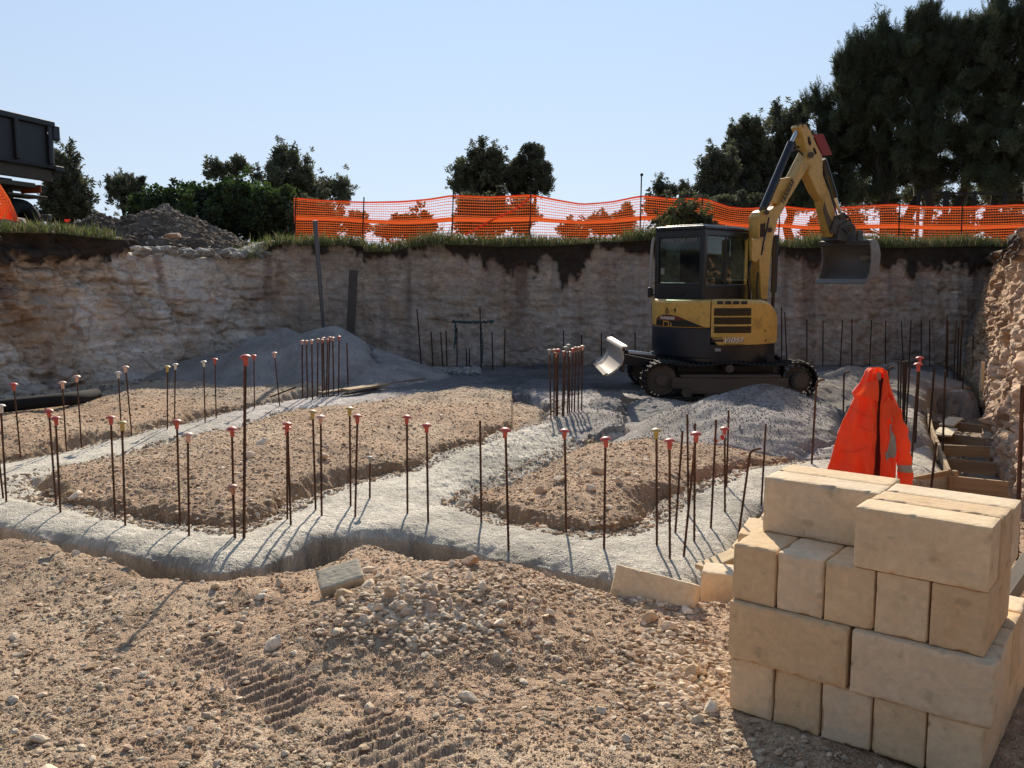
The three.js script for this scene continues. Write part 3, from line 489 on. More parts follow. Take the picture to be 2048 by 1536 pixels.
// ------------------------------------------------------------------ reinforcement bars standing in the footings
const rustMap = tex(128, (u, v) => { const k = pfbm(u, v, 6, 4, 501), r = ss(0.3, 0.7, k); return [mix(0.35, 1, r), mix(0.32, 0.8, r), mix(0.32, 0.62, r)]; }, true);
const mRust = mat([0.16, 0.085, 0.05], 0.75, { map: rustMap, metalness: 0.25 }), mRustDark = mat([0.085, 0.055, 0.042], 0.75, { map: rustMap, metalness: 0.25 });
const capMats = { red: mat([0.56, 0.095, 0.07], 0.5), pale: mat([0.72, 0.42, 0.30], 0.5), white: mat([0.72, 0.64, 0.55], 0.5), yellow: mat([0.55, 0.40, 0.12], 0.5), grey: mat([0.35, 0.33, 0.28], 0.6), orange: mat([0.44, 0.20, 0.13], 0.55) };
const capGeo = new THREE.LatheGeometry([[0.0, 0.020], [0.014, 0.019], [0.027, 0.014], [0.036, 0.007], [0.040, 0.001], [0.039, -0.003], [0.032, -0.004], [0.017, -0.006], [0.0165, -0.02], [0.0145, -0.056], [0.0105, -0.058], [0.0, -0.058]].map(([x, y]) => new THREE.Vector2(x, y)).reverse(), 18);
function barGeo(len, r, lean, hook) {                               // ribbed bar from the origin up; lean = offset of its top
  const top = V3(lean.x, len, lean.z), l = [bar(V3(0, -0.12, 0), top, r, 8)], n = Math.min(26, Math.round(len / 0.05));
  for (let k = 1; k < n; k++) { const p = V3(0, 0, 0).lerp(top, k / n); const t = new THREE.TorusGeometry(r * 1.02, r * 0.16, 4, 8); t.rotateX(Math.PI / 2 + 0.5).translate(p.x, p.y, p.z); l.push(t); }
  if (hook) l.push(tube([top.clone().add(V3(0, -0.02, 0)), top.clone().add(V3(0.004, 0.025, 0)), top.clone().add(V3(0.025 * hook, 0.05, 0.0)), top.clone().add(V3(0.075 * hook, 0.062, 0.0))], r, 10, 8));
  return merge(l);
}
const capWord = { red: 'red', pale: 'pale salmon', white: 'whitish', yellow: 'yellow', grey: 'grey', orange: 'orange' };
function rebar(tu, tv, bu, bv, cap, label, group, o = {}) {
  const base = o.base ?? P(bu, bv, o.y ?? YC - 0.02), gy = o.ground ? groundY(base.x, base.z) : base.y, top = D(tu, tv, base.z), len = top.y - gy - (cap ? 0.025 : 0);
  const t = thing('rebar', label, 'rebar', V3(base.x, gy, base.z), 0, group), lean = V3(top.x - base.x, 0, o.lz ?? gauss() * 0.035);
  part('bar', barGeo(len, o.r ?? 0.008, lean, o.hook), o.dark ? mRustDark : mRust, t);
  if (cap) { const c = part('cap', capGeo, capMats[cap], t); c.position.set(lean.x, len, lean.z); c.rotation.set(rr(-0.08, 0.08), 0, rr(-0.1, 0.1)); c.scale.setScalar((o.cs ?? 1) * 0.92); }
  return t;
}
function row(list, where, group, o = {}) {
  const sorted = [...list].sort((a, b) => a[2] - b[2]);
  sorted.forEach(([tu, tv, bu, bv, cap, q], k) => rebar(tu, tv, bu, bv, cap, `${WORDS[k]} rebar from the left ${where}, ${q?.note ?? (cap ? `${capWord[cap]} cap` : 'no cap')}`, group, { ...o, ...q }));
}
reseed(41);
row([[3, 806, 13, 1010, 'white'], [-8, 812, 8, 1000, 'red'], [97, 816, 112.5, 1008.6, 'red'], [112.5, 829.7, 121, 1031, 'red'], [219.5, 829.7, 229.7, 1031, 'red'], [245, 839, 250, 1054, 'yellow'], [355.5, 835.5, 359.4, 1052, 'red'], [371, 865, 377, 1074, 'pale'], [463.7, 851, 468.7, 1078, 'red'], [465.6, 966, 471.5, 1083, 'orange', { note: 'short, orange cap' }], [487, 708, 486.5, 1084, 'red', { r: 0.0105, cs: 1.1, note: 'tall, red cap' }], [573, 851, 574, 1041, 'red'], [573, 843, 582, 1058, 'red'], [625, 818, 631.6, 1025, 'yellow'], [641, 828, 643, 1037, 'pale'], [700, 811, 701, 1017, 'yellow'], [715, 826, 709, 1035, 'red'], [741, 908, 739, 1003, 'grey', { note: 'short stub, grey cap', cs: 0.8 }], [813.7, 828, 814.8, 1032, 'red'], [852.7, 845, 856.6, 1054, 'red'], [960, 841, 963, 1048, null], [1011, 853, 1018, 1100, 'red'], [1129, 854, 1133, 1063, 'red'], [1211.7, 872, 1208, 1104, 'red']], 'in the front footing row', 'rebars in the front footing');
row([[1312, 853, 1314.6, 1094, 'yellow'], [1339, 874, 1340.6, 1119, 'red'], [1364, 860, 1349, 1065.6, null], [1376, 828.6, 1378, 1031.8, null], [1392.7, 861, 1364.6, 1116, 'red', { note: 'leaning right, red cap' }], [1391, 847, 1389, 1086, null], [1432.5, 839, 1421, 1059, null], [1450, 852, 1451, 1026.5, 'red', { note: 'taped, red cap' }], [1456.5, 819.5, 1453, 977, null], [1499, 915, 1472, 1081, null, { hook: 1, note: 'hooked top' }], [1532, 848, 1522, 1009, null]], 'in the cluster by the block stack', 'rebars beside the block stack');
row([[24, 765, 42, 915, 'red'], [125, 761, 133, 903, 'pale'], [151.6, 749.6, 163, 888, 'pale'], [236, 742, 243, 872, 'white'], [253, 730, 264, 869, 'pale'], [335, 730, 334, 863, 'yellow'], [349, 726, 348, 851, 'white'], [408, 720, 410, 847, 'white'], [428, 716, 432, 837, 'red'], [507, 708.6, 508.6, 820, 'red'], [549, 703, 561, 816, 'pale'], [585, 697, 581, 765, 'red']], 'in the left diagonal footing', 'rebars in the left diagonal footing', { cs: 1.1 });
row([[604, 679, 605, 799, 'pale'], [613.5, 679, 615, 799, 'orange'], [623, 678, 625, 801, 'pale'], [635, 676, 634.5, 797, 'orange'], [643.5, 677, 645, 795, 'orange'], [647, 673, 649, 792, 'pale'], [654.5, 677, 652, 794.5, 'orange'], [659, 672, 656, 795, 'orange'], [665, 673, 667.7, 791, 'pale'], [677, 671, 677, 792, 'red'], [693, 685, 696.5, 784, null]], 'in the column by the left gravel heap', 'rebars of the left column', { cs: 0.95, r: 0.0105 });
row([[1099, 697, 1102, 833, 'grey'], [1109, 697, 1108, 832, 'orange'], [1113, 703, 1112, 834, 'orange'], [1116, 696, 1115, 833, 'red'], [1128, 700, 1124, 834, 'orange'], [1131, 691, 1127, 836, 'grey'], [1137, 687, 1135, 834, 'grey'], [1138, 701, 1139, 832, 'white'], [1146, 695, 1143, 831, 'red'], [1152, 692, 1148, 830, 'orange'], [1158, 692, 1156, 829, 'orange'], [1165, 689, 1163, 827, 'pale']], 'in the column left of the excavator', 'rebars of the middle column', { cs: 0.95, r: 0.0095 });
row([[1633, 772, 1622.6, 933, null, { hook: 1, note: 'hooked top', r: 0.010 }], [1689, 752, 1687, 826, null, { hook: 1, note: 'hooked top', r: 0.012 }], [1777, 742, 1776, 810, null, { hook: 1, note: 'hooked top', r: 0.012 }]], 'around the gravel heap by the jacket', 'hooked rebars by the gravel heap');
row([[1799, 722, 1797, 850, null], [1804, 722, 1800, 858, null], [1809, 724, 1803, 864, null], [1813, 722, 1806, 868, null, { r: 0.016 }], [1820, 728, 1810, 880, null], [1836, 724, 1822, 930, 'red'], [1840, 712, 1830, 893, 'red'], [1808, 723, 1808, 872, null, { r: 0.014 }]], 'in the bundle right of the jacket', 'rebars right of the jacket', { r: 0.0105, dark: true, cs: 1.2 });
row([[1867, 735, 1858, 858, null, { r: 0.013 }], [1892, 742, 1886, 905, null], [1874, 885, 1861, 972, null], [1893, 628, 1891, 772, null, { r: 0.013 }], [1897, 640, 1895, 768, null], [1911, 640, 1907, 768, null], [1918, 655, 1915, 765, null, { r: 0.013 }], [1925, 639, 1919, 770, null, { r: 0.016 }], [1927, 740, 1925, 780, null], [1947, 670, 1945, 752, null]], 'along the right hand formwork', 'rebars along the right formwork', { dark: true, r: 0.011 });
row([[834, 617.6, 844, 740, null], [862, 664, 867, 739, null], [881, 664, 887, 741, null], [892, 662, 894.5, 740, null], [914, 655, 914, 738, null], [932.5, 696, 934, 738, null], [938.5, 696, 939, 737, null], [960, 615, 962.6, 738, null], [984, 663, 986, 742, null], [1010, 658, 1008, 737, null], [1127, 661, 1128, 737, null], [1163, 670, 1163, 737, null], [1203, 666, 1203, 737, null], [1225, 668, 1225, 737, null], [1270, 665, 1271, 737, null]], 'at the rear rock face, left of the excavator', 'rebars along the rear rock face', { dark: true, r: 0.012 });
row([[1563, 615, 1564, 736, null], [1570, 624, 1575, 736, null], [1614, 639, 1614, 736, null], [1646, 641, 1646, 736, null], [1686, 640, 1680, 736, null], [1703, 640, 1704, 736, null], [1743, 640, 1739, 736, null], [1771, 641, 1771, 736, null], [1802, 642, 1808, 736, null], [1822, 641, 1818, 736, null], [1843, 641, 1843, 736, null], [1860, 641, 1860, 736, null]], 'at the rear rock face, right of the excavator', 'rebars along the rear rock face, right part', { dark: true, r: 0.011 });
rebar(2046, 770, 2026, 1002, null, 'thick rusty bar in front of the right rock face beside the leaning timber', 'rebars by the right rock face', { r: 0.013, base: V3(3.05, -0.3, -5.1) });
{                                                                   // striped tape tied to one of the bars
  const b = P(1451, 1026.5, YC), a = D(1449, 862, b.z), pts = [];
  const mRedTape = mat([0.72, 0.07, 0.06], 0.5, { side: THREE.DoubleSide }), mWhiteTape = mat([0.8, 0.76, 0.72], 0.5, { side: THREE.DoubleSide });
  const t = thing('barrier_tape', 'short red and white tape fluttering from a bar near the block stack', 'tape', a);
  for (let k = 0; k < 4; k++) {
    const g = gridMesh(4, 6, (i, j) => { const s = (k + i / 3) / 4; return [-0.055 * s - 0.018 * (j / 5) + 0.012 * Math.sin(s * 5), -0.02 - 0.075 * s * 0.8 + 0.035 * (j / 5 - 0.5), 0.016 + 0.014 * Math.sin(s * 7 + j)]; });
    part('stripe', g, k % 2 ? mRedTape : mWhiteTape, t);
  }
}
// loose bars and sticks
solo('steel_stick', bar(P(540, 797, -0.02).setY(0.0), D(592, 774, P(540, 797, 0).z), 0.011), mRustDark, 'short bent bar lying at an angle left of the left column cluster', 'metal bar');
{ const l = [[[88, 738], [112, 788]], [[103, 735], [127, 785]]]; l.forEach(([a, b], k) => { const q = P(b[0], b[1], -0.05), p = D(a[0], a[1], q.z - 0.5); solo('wooden_stake', bar(q, p, 0.022), mat([0.10, 0.06, 0.04], 0.9), `${k ? 'right' : 'left'} of two dark stakes leaning on the left rock face`, 'wooden stake'); }); }
solo('drain_pipe', tube([P(-120, 826, 0.1), P(-30, 816, 0.12), P(60, 806, 0.13), P(140, 797, 0.12), P(192, 789, 0.07)], 0.085, 40, 12), mat([0.008, 0.0075, 0.0075], 0.95), 'long black plastic pipe lying along the foot of the left rock face', 'pipe');
{ const a = P(806, 744, -0.1); const t = thing('plastic_drum', 'dark blue plastic drum at the foot of the rear rock face', 'drum', a);
  part('barrel', new THREE.LatheGeometry([[0, 0], [0.11, 0], [0.125, 0.02], [0.125, 0.1], [0.132, 0.11], [0.125, 0.12], [0.125, 0.2], [0.11, 0.245], [0.1, 0.25]].map(([x, y]) => new THREE.Vector2(x, y)), 20), mat([0.012, 0.018, 0.06], 0.5), t); part('lid', cyl(0.105, 0.02, 20).translate(0, 0.255, 0), mat([0.012, 0.018, 0.06], 0.5), t); }
// long poles against the rock
{ const q = P(640, 742, -0.05); solo('levelling_pole', bar(V3(q.x, -0.05, -17.0), D(630, 441, -16.6), 0.028, 10, 0.045), mat([0.16, 0.17, 0.19], 0.5, { metalness: 0.3 }), 'tall grey pole standing in front of the rear rock face behind the left heap', 'pole'); }
solo('scaffold_board', beam(D(700, 690, -17.3), D(707, 541, -17.62), 0.17, 0.035, V3(0, 0, 1)), mat([0.11, 0.088, 0.075], 0.9), 'grey board leaning upright on the rear rock face above the left heap', 'board');

// ------------------------------------------------------------------ timber
const woodMap = tex(512, (u, v) => { const g = pfbm(u * 0.25, v, 16, 3, 521), r = pfbm(u * 0.125, v, 64, 3, 522), k = 0.7 + 0.35 * (g - 0.5) + 0.35 * (r - 0.5) + 0.1 * pfbm(u, v, 8, 4, 523); return [k, k * 0.97, k * 0.92]; }, true);
const wood = (c) => mat(c, 0.85, { map: woodMap, bumpMap: woodMap, bumpScale: 0.003 });
const mWoodNew = wood([0.82, 0.62, 0.38]), mWood = wood([0.52, 0.37, 0.22]), mWoodOld = wood([0.34, 0.26, 0.18]), mWoodPale = wood([0.85, 0.74, 0.56]);
function planks(name, label, category, list, m, group) {             // a thing made of boards: every board a part
  const t = thing(name, label, category, V3(0, 0, 0), 0, group);
  list.forEach(([n, g, mm]) => part(n, g, mm ?? m, t)); return t;
}
const plank = (a, b, w, h, up) => { const g = beam(a, b, w, h, up), L = a.distanceTo(b), p = g.attributes.position, d = b.clone().sub(a).normalize(), t = g.attributes.uv, o = rnd(); for (let i = 0; i < p.count; i++) { const v = V3(p.getX(i), p.getY(i), p.getZ(i)).sub(a), s = v.dot(d); v.addScaledVector(d, -s); t.setXY(i, s / 2 + o, (v.y + v.x - v.z) / 0.35 + o * 3); } return g; };
reseed(61);
{                                                                   // edge boards of the footing behind the stack
  const a = P(1436, 1132, -0.05), b = P(1532, 1012, -0.05), d = b.clone().sub(a).normalize(), n = V3(-d.z, 0, d.x).multiplyScalar(1);
  const at = (s, y) => a.clone().addScaledVector(d, s).setY(y), L = a.distanceTo(b);
  planks('edge_formwork', 'new timber edge boards running behind the block stack beside the footing', 'formwork', [['board', plank(at(0, -0.17), at(L * 0.52, -0.17), 0.03, 0.24)], ['board', plank(at(L * 0.5, -0.175).addScaledVector(n, 0.033), at(L, -0.165).addScaledVector(n, 0.033), 0.03, 0.24)], ['stake', plank(at(0.02, -0.5).addScaledVector(n, 0.036), at(0.02, -0.03).addScaledVector(n, 0.036), 0.045, 0.03, d)], ['stake', plank(at(L * 0.55, -0.5).addScaledVector(n, 0.066), at(L * 0.55, -0.02).addScaledVector(n, 0.066), 0.045, 0.03, d)]], mWoodNew);
  const p1 = P(1404, 1137, 0.0), p2 = P(1478, 1108, 0.02);
  solo('loose_board', plank(p1, p2.clone().setY(0.03), 0.11, 0.028), mWoodNew, 'short new board lying on the blocks behind the stack', 'board');
  solo('loose_board', plank(P(1405, 1190, -0.12), P(1432, 1155, 0.0), 0.05, 0.06), mWoodNew, 'stubby offcut standing beside the leaning slab', 'board');
}
{                                                                   // the far corner of the footing and its side boards
  const a = P(1690, 985, -0.1), b = P(1896, 944, -0.1), c = P(1862, 862, -0.1), e = P(1852, 817, -0.1), y = -0.21;
  const f = (p, yy) => p.clone().setY(yy);
  planks('corner_formwork', 'timber formwork around the footing corner behind the orange jacket', 'formwork', [['board', plank(f(a, y), f(b, y), 0.03, 0.26)], ['board', plank(f(b, y).add(V3(0.02, 0, -0.02)), f(c, y).add(V3(0.02, 0, 0)), 0.03, 0.26), mWood], ['board', plank(f(c, y).add(V3(0.02, 0, 0)), f(e, y).add(V3(0.02, 0, 0)), 0.03, 0.24), mWood], ['stake', plank(f(b, -0.5).add(V3(0.05, 0, 0.03)), f(b, -0.08).add(V3(0.05, 0, 0.03)), 0.05, 0.04, V3(1, 0, 0))]], mWood);
}
[[1898, 951, 2017, 963, 0.14], [1888, 916, 1993, 925, 0.13], [1876, 889, 1980, 893, 0.12], [1862, 862, 1970, 877, 0.12], [1861, 840, 1965, 849, 0.11]].forEach(([u1, v1, u2, v2, h], k) => {
  const top = -0.13, a = P(u1, v1, top), b = P(u2, v2, top); a.y -= h / 2; b.y -= h / 2;
  solo('cross_board', plank(a, b, 0.035, h), k < 1 || k === 2 ? mWood : mWoodOld, `${['nearest', 'second', 'third', 'fourth', 'farthest'][k]} board set across the trench at the right rock face`, 'board', 'boards across the right trench');
});
{                                                                   // boarded end of the far footing, with its batten and stakes
  const a = P(1866, 777, YC), b = P(1971, 783, YC), l = [], z = a.z; a.z = z; b.z = z - 0.1; const f = (p, y) => V3(p.x, y, p.z);
  [[-0.045, 0.125], [-0.19, 0.15], [-0.345, 0.15]].forEach(([dy, h]) => l.push(['board', plank(f(a, YC + dy + 0.0), f(b, YC + dy), 0.03, h)]));
  const q = a.clone().lerp(b, 0.76); l.push(['batten', plank(V3(q.x, YC - 0.43, q.z + 0.035), V3(q.x, YC - 0.02, q.z + 0.035), 0.12, 0.03, V3(0, 0, 1)), mWoodPale]);
  planks('end_formwork', 'three board formwork wall closing the far footing on the right', 'formwork', l, mWood);
  const g = P(1963, 783, YC), h2 = P(1938, 745, YC); planks('side_formwork', 'narrow side board along the far footing by the right rock face', 'formwork', [['board', plank(f(g, YC - 0.1).add(V3(0.03, 0, 0)), f(h2, YC - 0.1).add(V3(0.03, 0, 0)), 0.03, 0.24)], ['board', plank(f(g, YC - 0.2).add(V3(0.6, 0, -0.6)), f(h2, YC - 0.2).add(V3(0.7, 0, -1.2)), 0.03, 0.26), mWoodOld]], mWood);
  const s1 = P(1943, 753, YC), s2 = P(1962, 783, YC); solo('timber_stake', beam(s1, D(1946, 705, s1.z), 0.055, 0.04, V3(0, 0, 1)), mWood, 'wooden stake at the far footing, left of two', 'wooden stake'); solo('timber_stake', beam(s2, D(1966, 724, s2.z), 0.05, 0.04, V3(0, 0, 1)), mWoodPale, 'pale wooden stake at the near corner of the far footing', 'wooden stake');
}
solo('loose_board', plank(P(1893, 851, -0.11), P(1912, 836, -0.11), 0.17, 0.022), mWoodPale, 'pale sunlit board lying across the trench boards, farther one', 'board');
solo('loose_board', plank(P(1884, 871, -0.115), P(1897, 857, -0.115), 0.20, 0.022), mWoodPale, 'pale sunlit board lying across the trench boards, nearer one', 'board');
solo('leaning_timber', plank(V3(2.42, -0.15, -4.35), V3(3.05, 0.36, -4.75), 0.075, 0.085), wood([0.5, 0.42, 0.32]), 'grey timber leaning up at the right edge behind the block stack', 'timber');
solo('loose_board', plank(P(640, 786, -0.03).add(V3(0, 0, 0)), P(845, 757, -0.03), 0.14, 0.03), mWoodOld, 'long flat board lying on the footing right of the left gravel heap', 'board');
solo('loose_board', plank(P(690, 780, -0.0).add(V3(0, 0, 0)), P(770, 768, 0.0), 0.2, 0.03), mWood, 'shorter brown board on top of the long board by the left heap', 'board');

// ------------------------------------------------------------------ survey marks sprayed on the rear rock face
{
  const rc = new THREE.Raycaster(), rearFace = scene.getObjectByName('rock_face'), m = mat([0.05, 0.11, 0.12], 0.95), marks = (pts, w) => { const l = []; for (let k = 0; k < pts.length - 1; k++) for (let q = 0; q < 16; q++) { const t = q / 16, u = mix(pts[k][0], pts[k + 1][0], t), v = mix(pts[k][1], pts[k + 1][1], t) + rr(-1.3, 1.3); const d = ray(u, v).normalize(); rc.set(V3(0, EYE, 0), d); const hit = rc.intersectObject(rearFace)[0]; if (!hit) continue; const nn = hit.face.normal, g = new THREE.CylinderGeometry(w * rr(0.7, 1.3), w * rr(0.8, 1.4), 0.012, 7); g.scale(1, 1, rr(0.6, 1.2)).applyQuaternion(new THREE.Quaternion().setFromUnitVectors(V3(0, 1, 0), nn)).translate(hit.point.x, hit.point.y, hit.point.z); l.push(g); } return merge(l); };
  const t = thing('paint_mark', 'blue green survey lines sprayed on the rear rock face', 'paint mark');
  part('level_line', marks([[905, 643], [930, 644], [960, 645], [988, 643]], 0.024), m, t); part('drop_line', marks([[911, 648], [911, 672], [909, 696]], 0.02), m, t); part('drop_line', marks([[962, 650], [965, 690], [964, 728]], 0.02), m, t);
}

// ------------------------------------------------------------------ hi-vis jacket on a post
{
  const zj = -6.9, base = P(1755, 1003, YC), at = (u, v) => D(u, v, zj);
  const mOr = new THREE.MeshPhysicalMaterial({ color: rgb(1.0, 0.125, 0.03), roughness: 0.8, side: THREE.DoubleSide, transmission: 0.3, thickness: 0 }), mSlitShade = mat([0.16, 0.02, 0.018], 0.8, { side: THREE.DoubleSide }), mSil = mat([0.36, 0.34, 0.30], 0.45, { side: THREE.DoubleSide });
  const post = thing('timber_post', 'post with pale wooden top standing inside the hanging orange jacket', 'post', V3(at(1755, 745).x, 0, zj)); part('post', beam(V3(0, -0.3, 0), V3(0.0, at(1757, 745).y - 0.06, 0), 0.045, 0.045, V3(0, 0, 1)), wood([0.12, 0.06, 0.045]), post); part('post_top', beam(V3(0, at(1757, 745).y - 0.06, 0), V3(0, at(1757, 745).y, 0), 0.046, 0.046, V3(0, 0, 1)), wood([0.62, 0.46, 0.36]), post);
  const jacket = thing('safety_jacket', 'orange hi-vis jacket with grey bands hanging on a post', 'jacket', V3(at(1750, 800).x, 0, zj)), ox = jacket.position.x;
  const K = [[735, 1737, 1752, 1757, 1764], [741, 1730, 1749.5, 1761, 1773], [752, 1725, 1749, 1762, 1777], [768, 1716, 1749, 1760, 1780], [785, 1703, 1749, 1757, 1784], [795, 1708, 1749.5, 1755, 1787], [808, 1702, 1749.5, 1753.5, 1791], [825, 1692, 1749, 1754, 1795], [841, 1682, 1748, 1754, 1798], [880, 1668, 1746, 1754, 1792], [910, 1660, 1744, 1753, 1788], [940, 1652, 1741, 1752, 1785], [975, 1648, 1739, 1751, 1783], [1000, 1650, 1741, 1750, 1782]];
  const rowAt = (v) => { let k = 0; while (k < K.length - 2 && K[k + 1][0] < v) k++; const a = K[k], b = K[k + 1], t = clamp((v - a[0]) / (b[0] - a[0])); return a.map((q, i) => mix(q, b[i], t)); };
  const S = (t, v, off = 0) => {                                     // t 0..1 from the opening round the left, the back and the right to the opening again
    const [, L, ol, or_, R] = rowAt(v), hgt = clamp((v - 735) / 265), dep = mix(0.05, 0.11, hgt); let u, dz;
    if (t < 0.4) { const q = t / 0.4; u = mix(ol, L, q); dz = dep * Math.sqrt(Math.max(0, 1 - Math.pow(Math.abs(q * 1.0), 2.4))) * mix(0.75, 1, Math.min(1, q * 4)); }
    else if (t < 0.7) { const q = (t - 0.4) / 0.3; u = mix(L, R, q); dz = -dep * 0.8 * Math.sin(q * Math.PI) ; }
    else { const q = (t - 0.7) / 0.3; u = mix(R, or_, q); dz = dep * 0.95 * Math.sqrt(Math.max(0, 1 - Math.pow(Math.max(0, 1 - q), 2.4))); }
    const fold = 0.013 * Math.sin(t * 37 + v * 0.018 + 2 * fbm(t * 9, v * 0.02, 2, 611)) * ss(760, 860, v) + 0.055 * (fbm(t * 11, v * 0.02, 3, 612) - 0.5) + 0.02 * Math.abs(Math.sin(t * 26 + v * 0.045 + 3 * fbm(t * 5, v * 0.01, 2, 615))) * ss(0.4, 0.6, fbm(t * 5, v * 0.014, 2, 614)) + 0.012 * Math.sin(v * 0.11 + t * 14) * ss(0.5, 0.7, fbm(t * 6, v * 0.012, 2, 613));
    const p = at(u, v); return [p.x - ox + (t < 0.4 ? -1 : 1) * fold * 0.15, p.y, dz + fold + off];
  };
  const NV = 90, NT = 130;
  part('body', gridMesh(NT, NV, (i, j) => [...S(i / (NT - 1), mix(735, 1000, j / (NV - 1))), i / 20, j / 20]), mOr, jacket);
  part('opening_shade', gridMesh(40, 60, (i, j) => { const v = mix(756, 998, j / 59), [, L, ol, or_, R] = rowAt(v), p = at(mix(ol - 7, or_ + 7, i / 39), v); return [p.x - ox, p.y, 0.018 - 0.03 * Math.sin((i / 39) * Math.PI)]; }), mSlitShade, jacket);  // dark sheet in the front opening; the shade inside is put into its colour
  const flap = (s, pts) => part('collar', gridMesh(12, 12, (i, j) => { const a = i / 11, b = j / 11, u = mix(mix(pts[0][0], pts[1][0], a), mix(pts[3][0], pts[2][0], a), b), v = mix(mix(pts[0][1], pts[1][1], a), mix(pts[3][1], pts[2][1], a), b), p = at(u, v), lift = 0.075 + 0.02 * Math.sin(a * Math.PI) + 0.012 * Math.sin(b * 4 + s) + 0.02 * b; return [p.x - ox, p.y, lift, a, b]; }), mOr, jacket);
  flap(0, [[1748, 756], [1722, 762], [1704, 786], [1748, 800]]); flap(2, [[1754, 806], [1768, 790], [1796, 818], [1757, 838]]);
  for (const [u0, v0, u1, v1] of [[1706, 846, 1745, 858], [1676, 900, 1736, 884], [1700, 812, 1738, 832], [1668, 936, 1726, 948]]) part('crease', gridMesh(20, 3, (i, j) => { const q = i / 19, u = mix(u0, u1, q), v = mix(v0, v1, q) + 4 * Math.sin(q * 3) + (j - 1) * 2.6; let best = 0.1, bd = 9; for (let k = 0; k <= 40; k++) { const t = 0.4 * k / 40, s = S(t, v), p = at(u, v), d = Math.abs(s[0] - (p.x - ox)); if (d < bd) { bd = d; best = t; } } return S(best, v, (j === 1 ? 0.011 : -0.003) * Math.sin(q * Math.PI) - 0.001); }), mOr, jacket);
  const strip = (name, t0, t1, v0, v1, w) => part(name, gridMesh(24, 8, (i, j) => { const q = i / 23; return S(mix(t0, t1, q) + (w?.[0] ?? 0) * (j / 7 - 0.5) * (1), mix(v0, v1, q) + (w?.[1] ?? 0) * (j / 7 - 0.5), 0.006); }), mSil, jacket);
  strip('reflective_band', 0.82, 0.79, 812, 842, [0.10, 0]); strip('reflective_band', 0.81, 0.83, 846, 905, [0.09, 0]); strip('reflective_band', 0.78, 0.93, 904, 908, [0, 14]);
  const slee = (o) => gridMesh(26, 40, (i, j) => { const q = o.a + (o.b - o.a) * (j / 39), u = mix(1783, 1805, q) + 5 * Math.sin(q * 3), v = mix(812, 972, q), hw = (mix(0.034, 0.062, ss(0, 0.3, q)) * mix(1, 0.92, q) + o.r), a = (i / 25) * Math.PI * 2, p = at(u, v), f = 0.006 * Math.sin(v * 0.2 + a * 2) + 0.012 * (fbm(a, v * 0.05, 2, 621) - 0.5); return [p.x - ox + Math.cos(a) * (hw + f), p.y, 0.055 + Math.sin(a) * (hw * 0.75 + f), i / 9, j / 9]; });
  const sl = part('sleeve', slee({ a: 0, b: 1, r: 0 }), mOr, jacket); part('reflective_band', slee({ a: 0.71, b: 0.80, r: 0.003 }), mSil, sl);
  part('hood', gridMesh(30, 14, (i, j) => { const a = (i / 29) * Math.PI * 1.5 + Math.PI * 0.8, q = j / 13, p = at(1758, mix(742, 812, q)), r = mix(0.055, 0.125, q * q) + 0.012 * Math.sin(a * 5 + q * 3); return [p.x - ox + Math.cos(a) * r * 1.0 + 0.03 * q, p.y, Math.sin(a) * r * 0.8 - 0.005, i / 9, j / 9]; }), mOr, jacket);
}

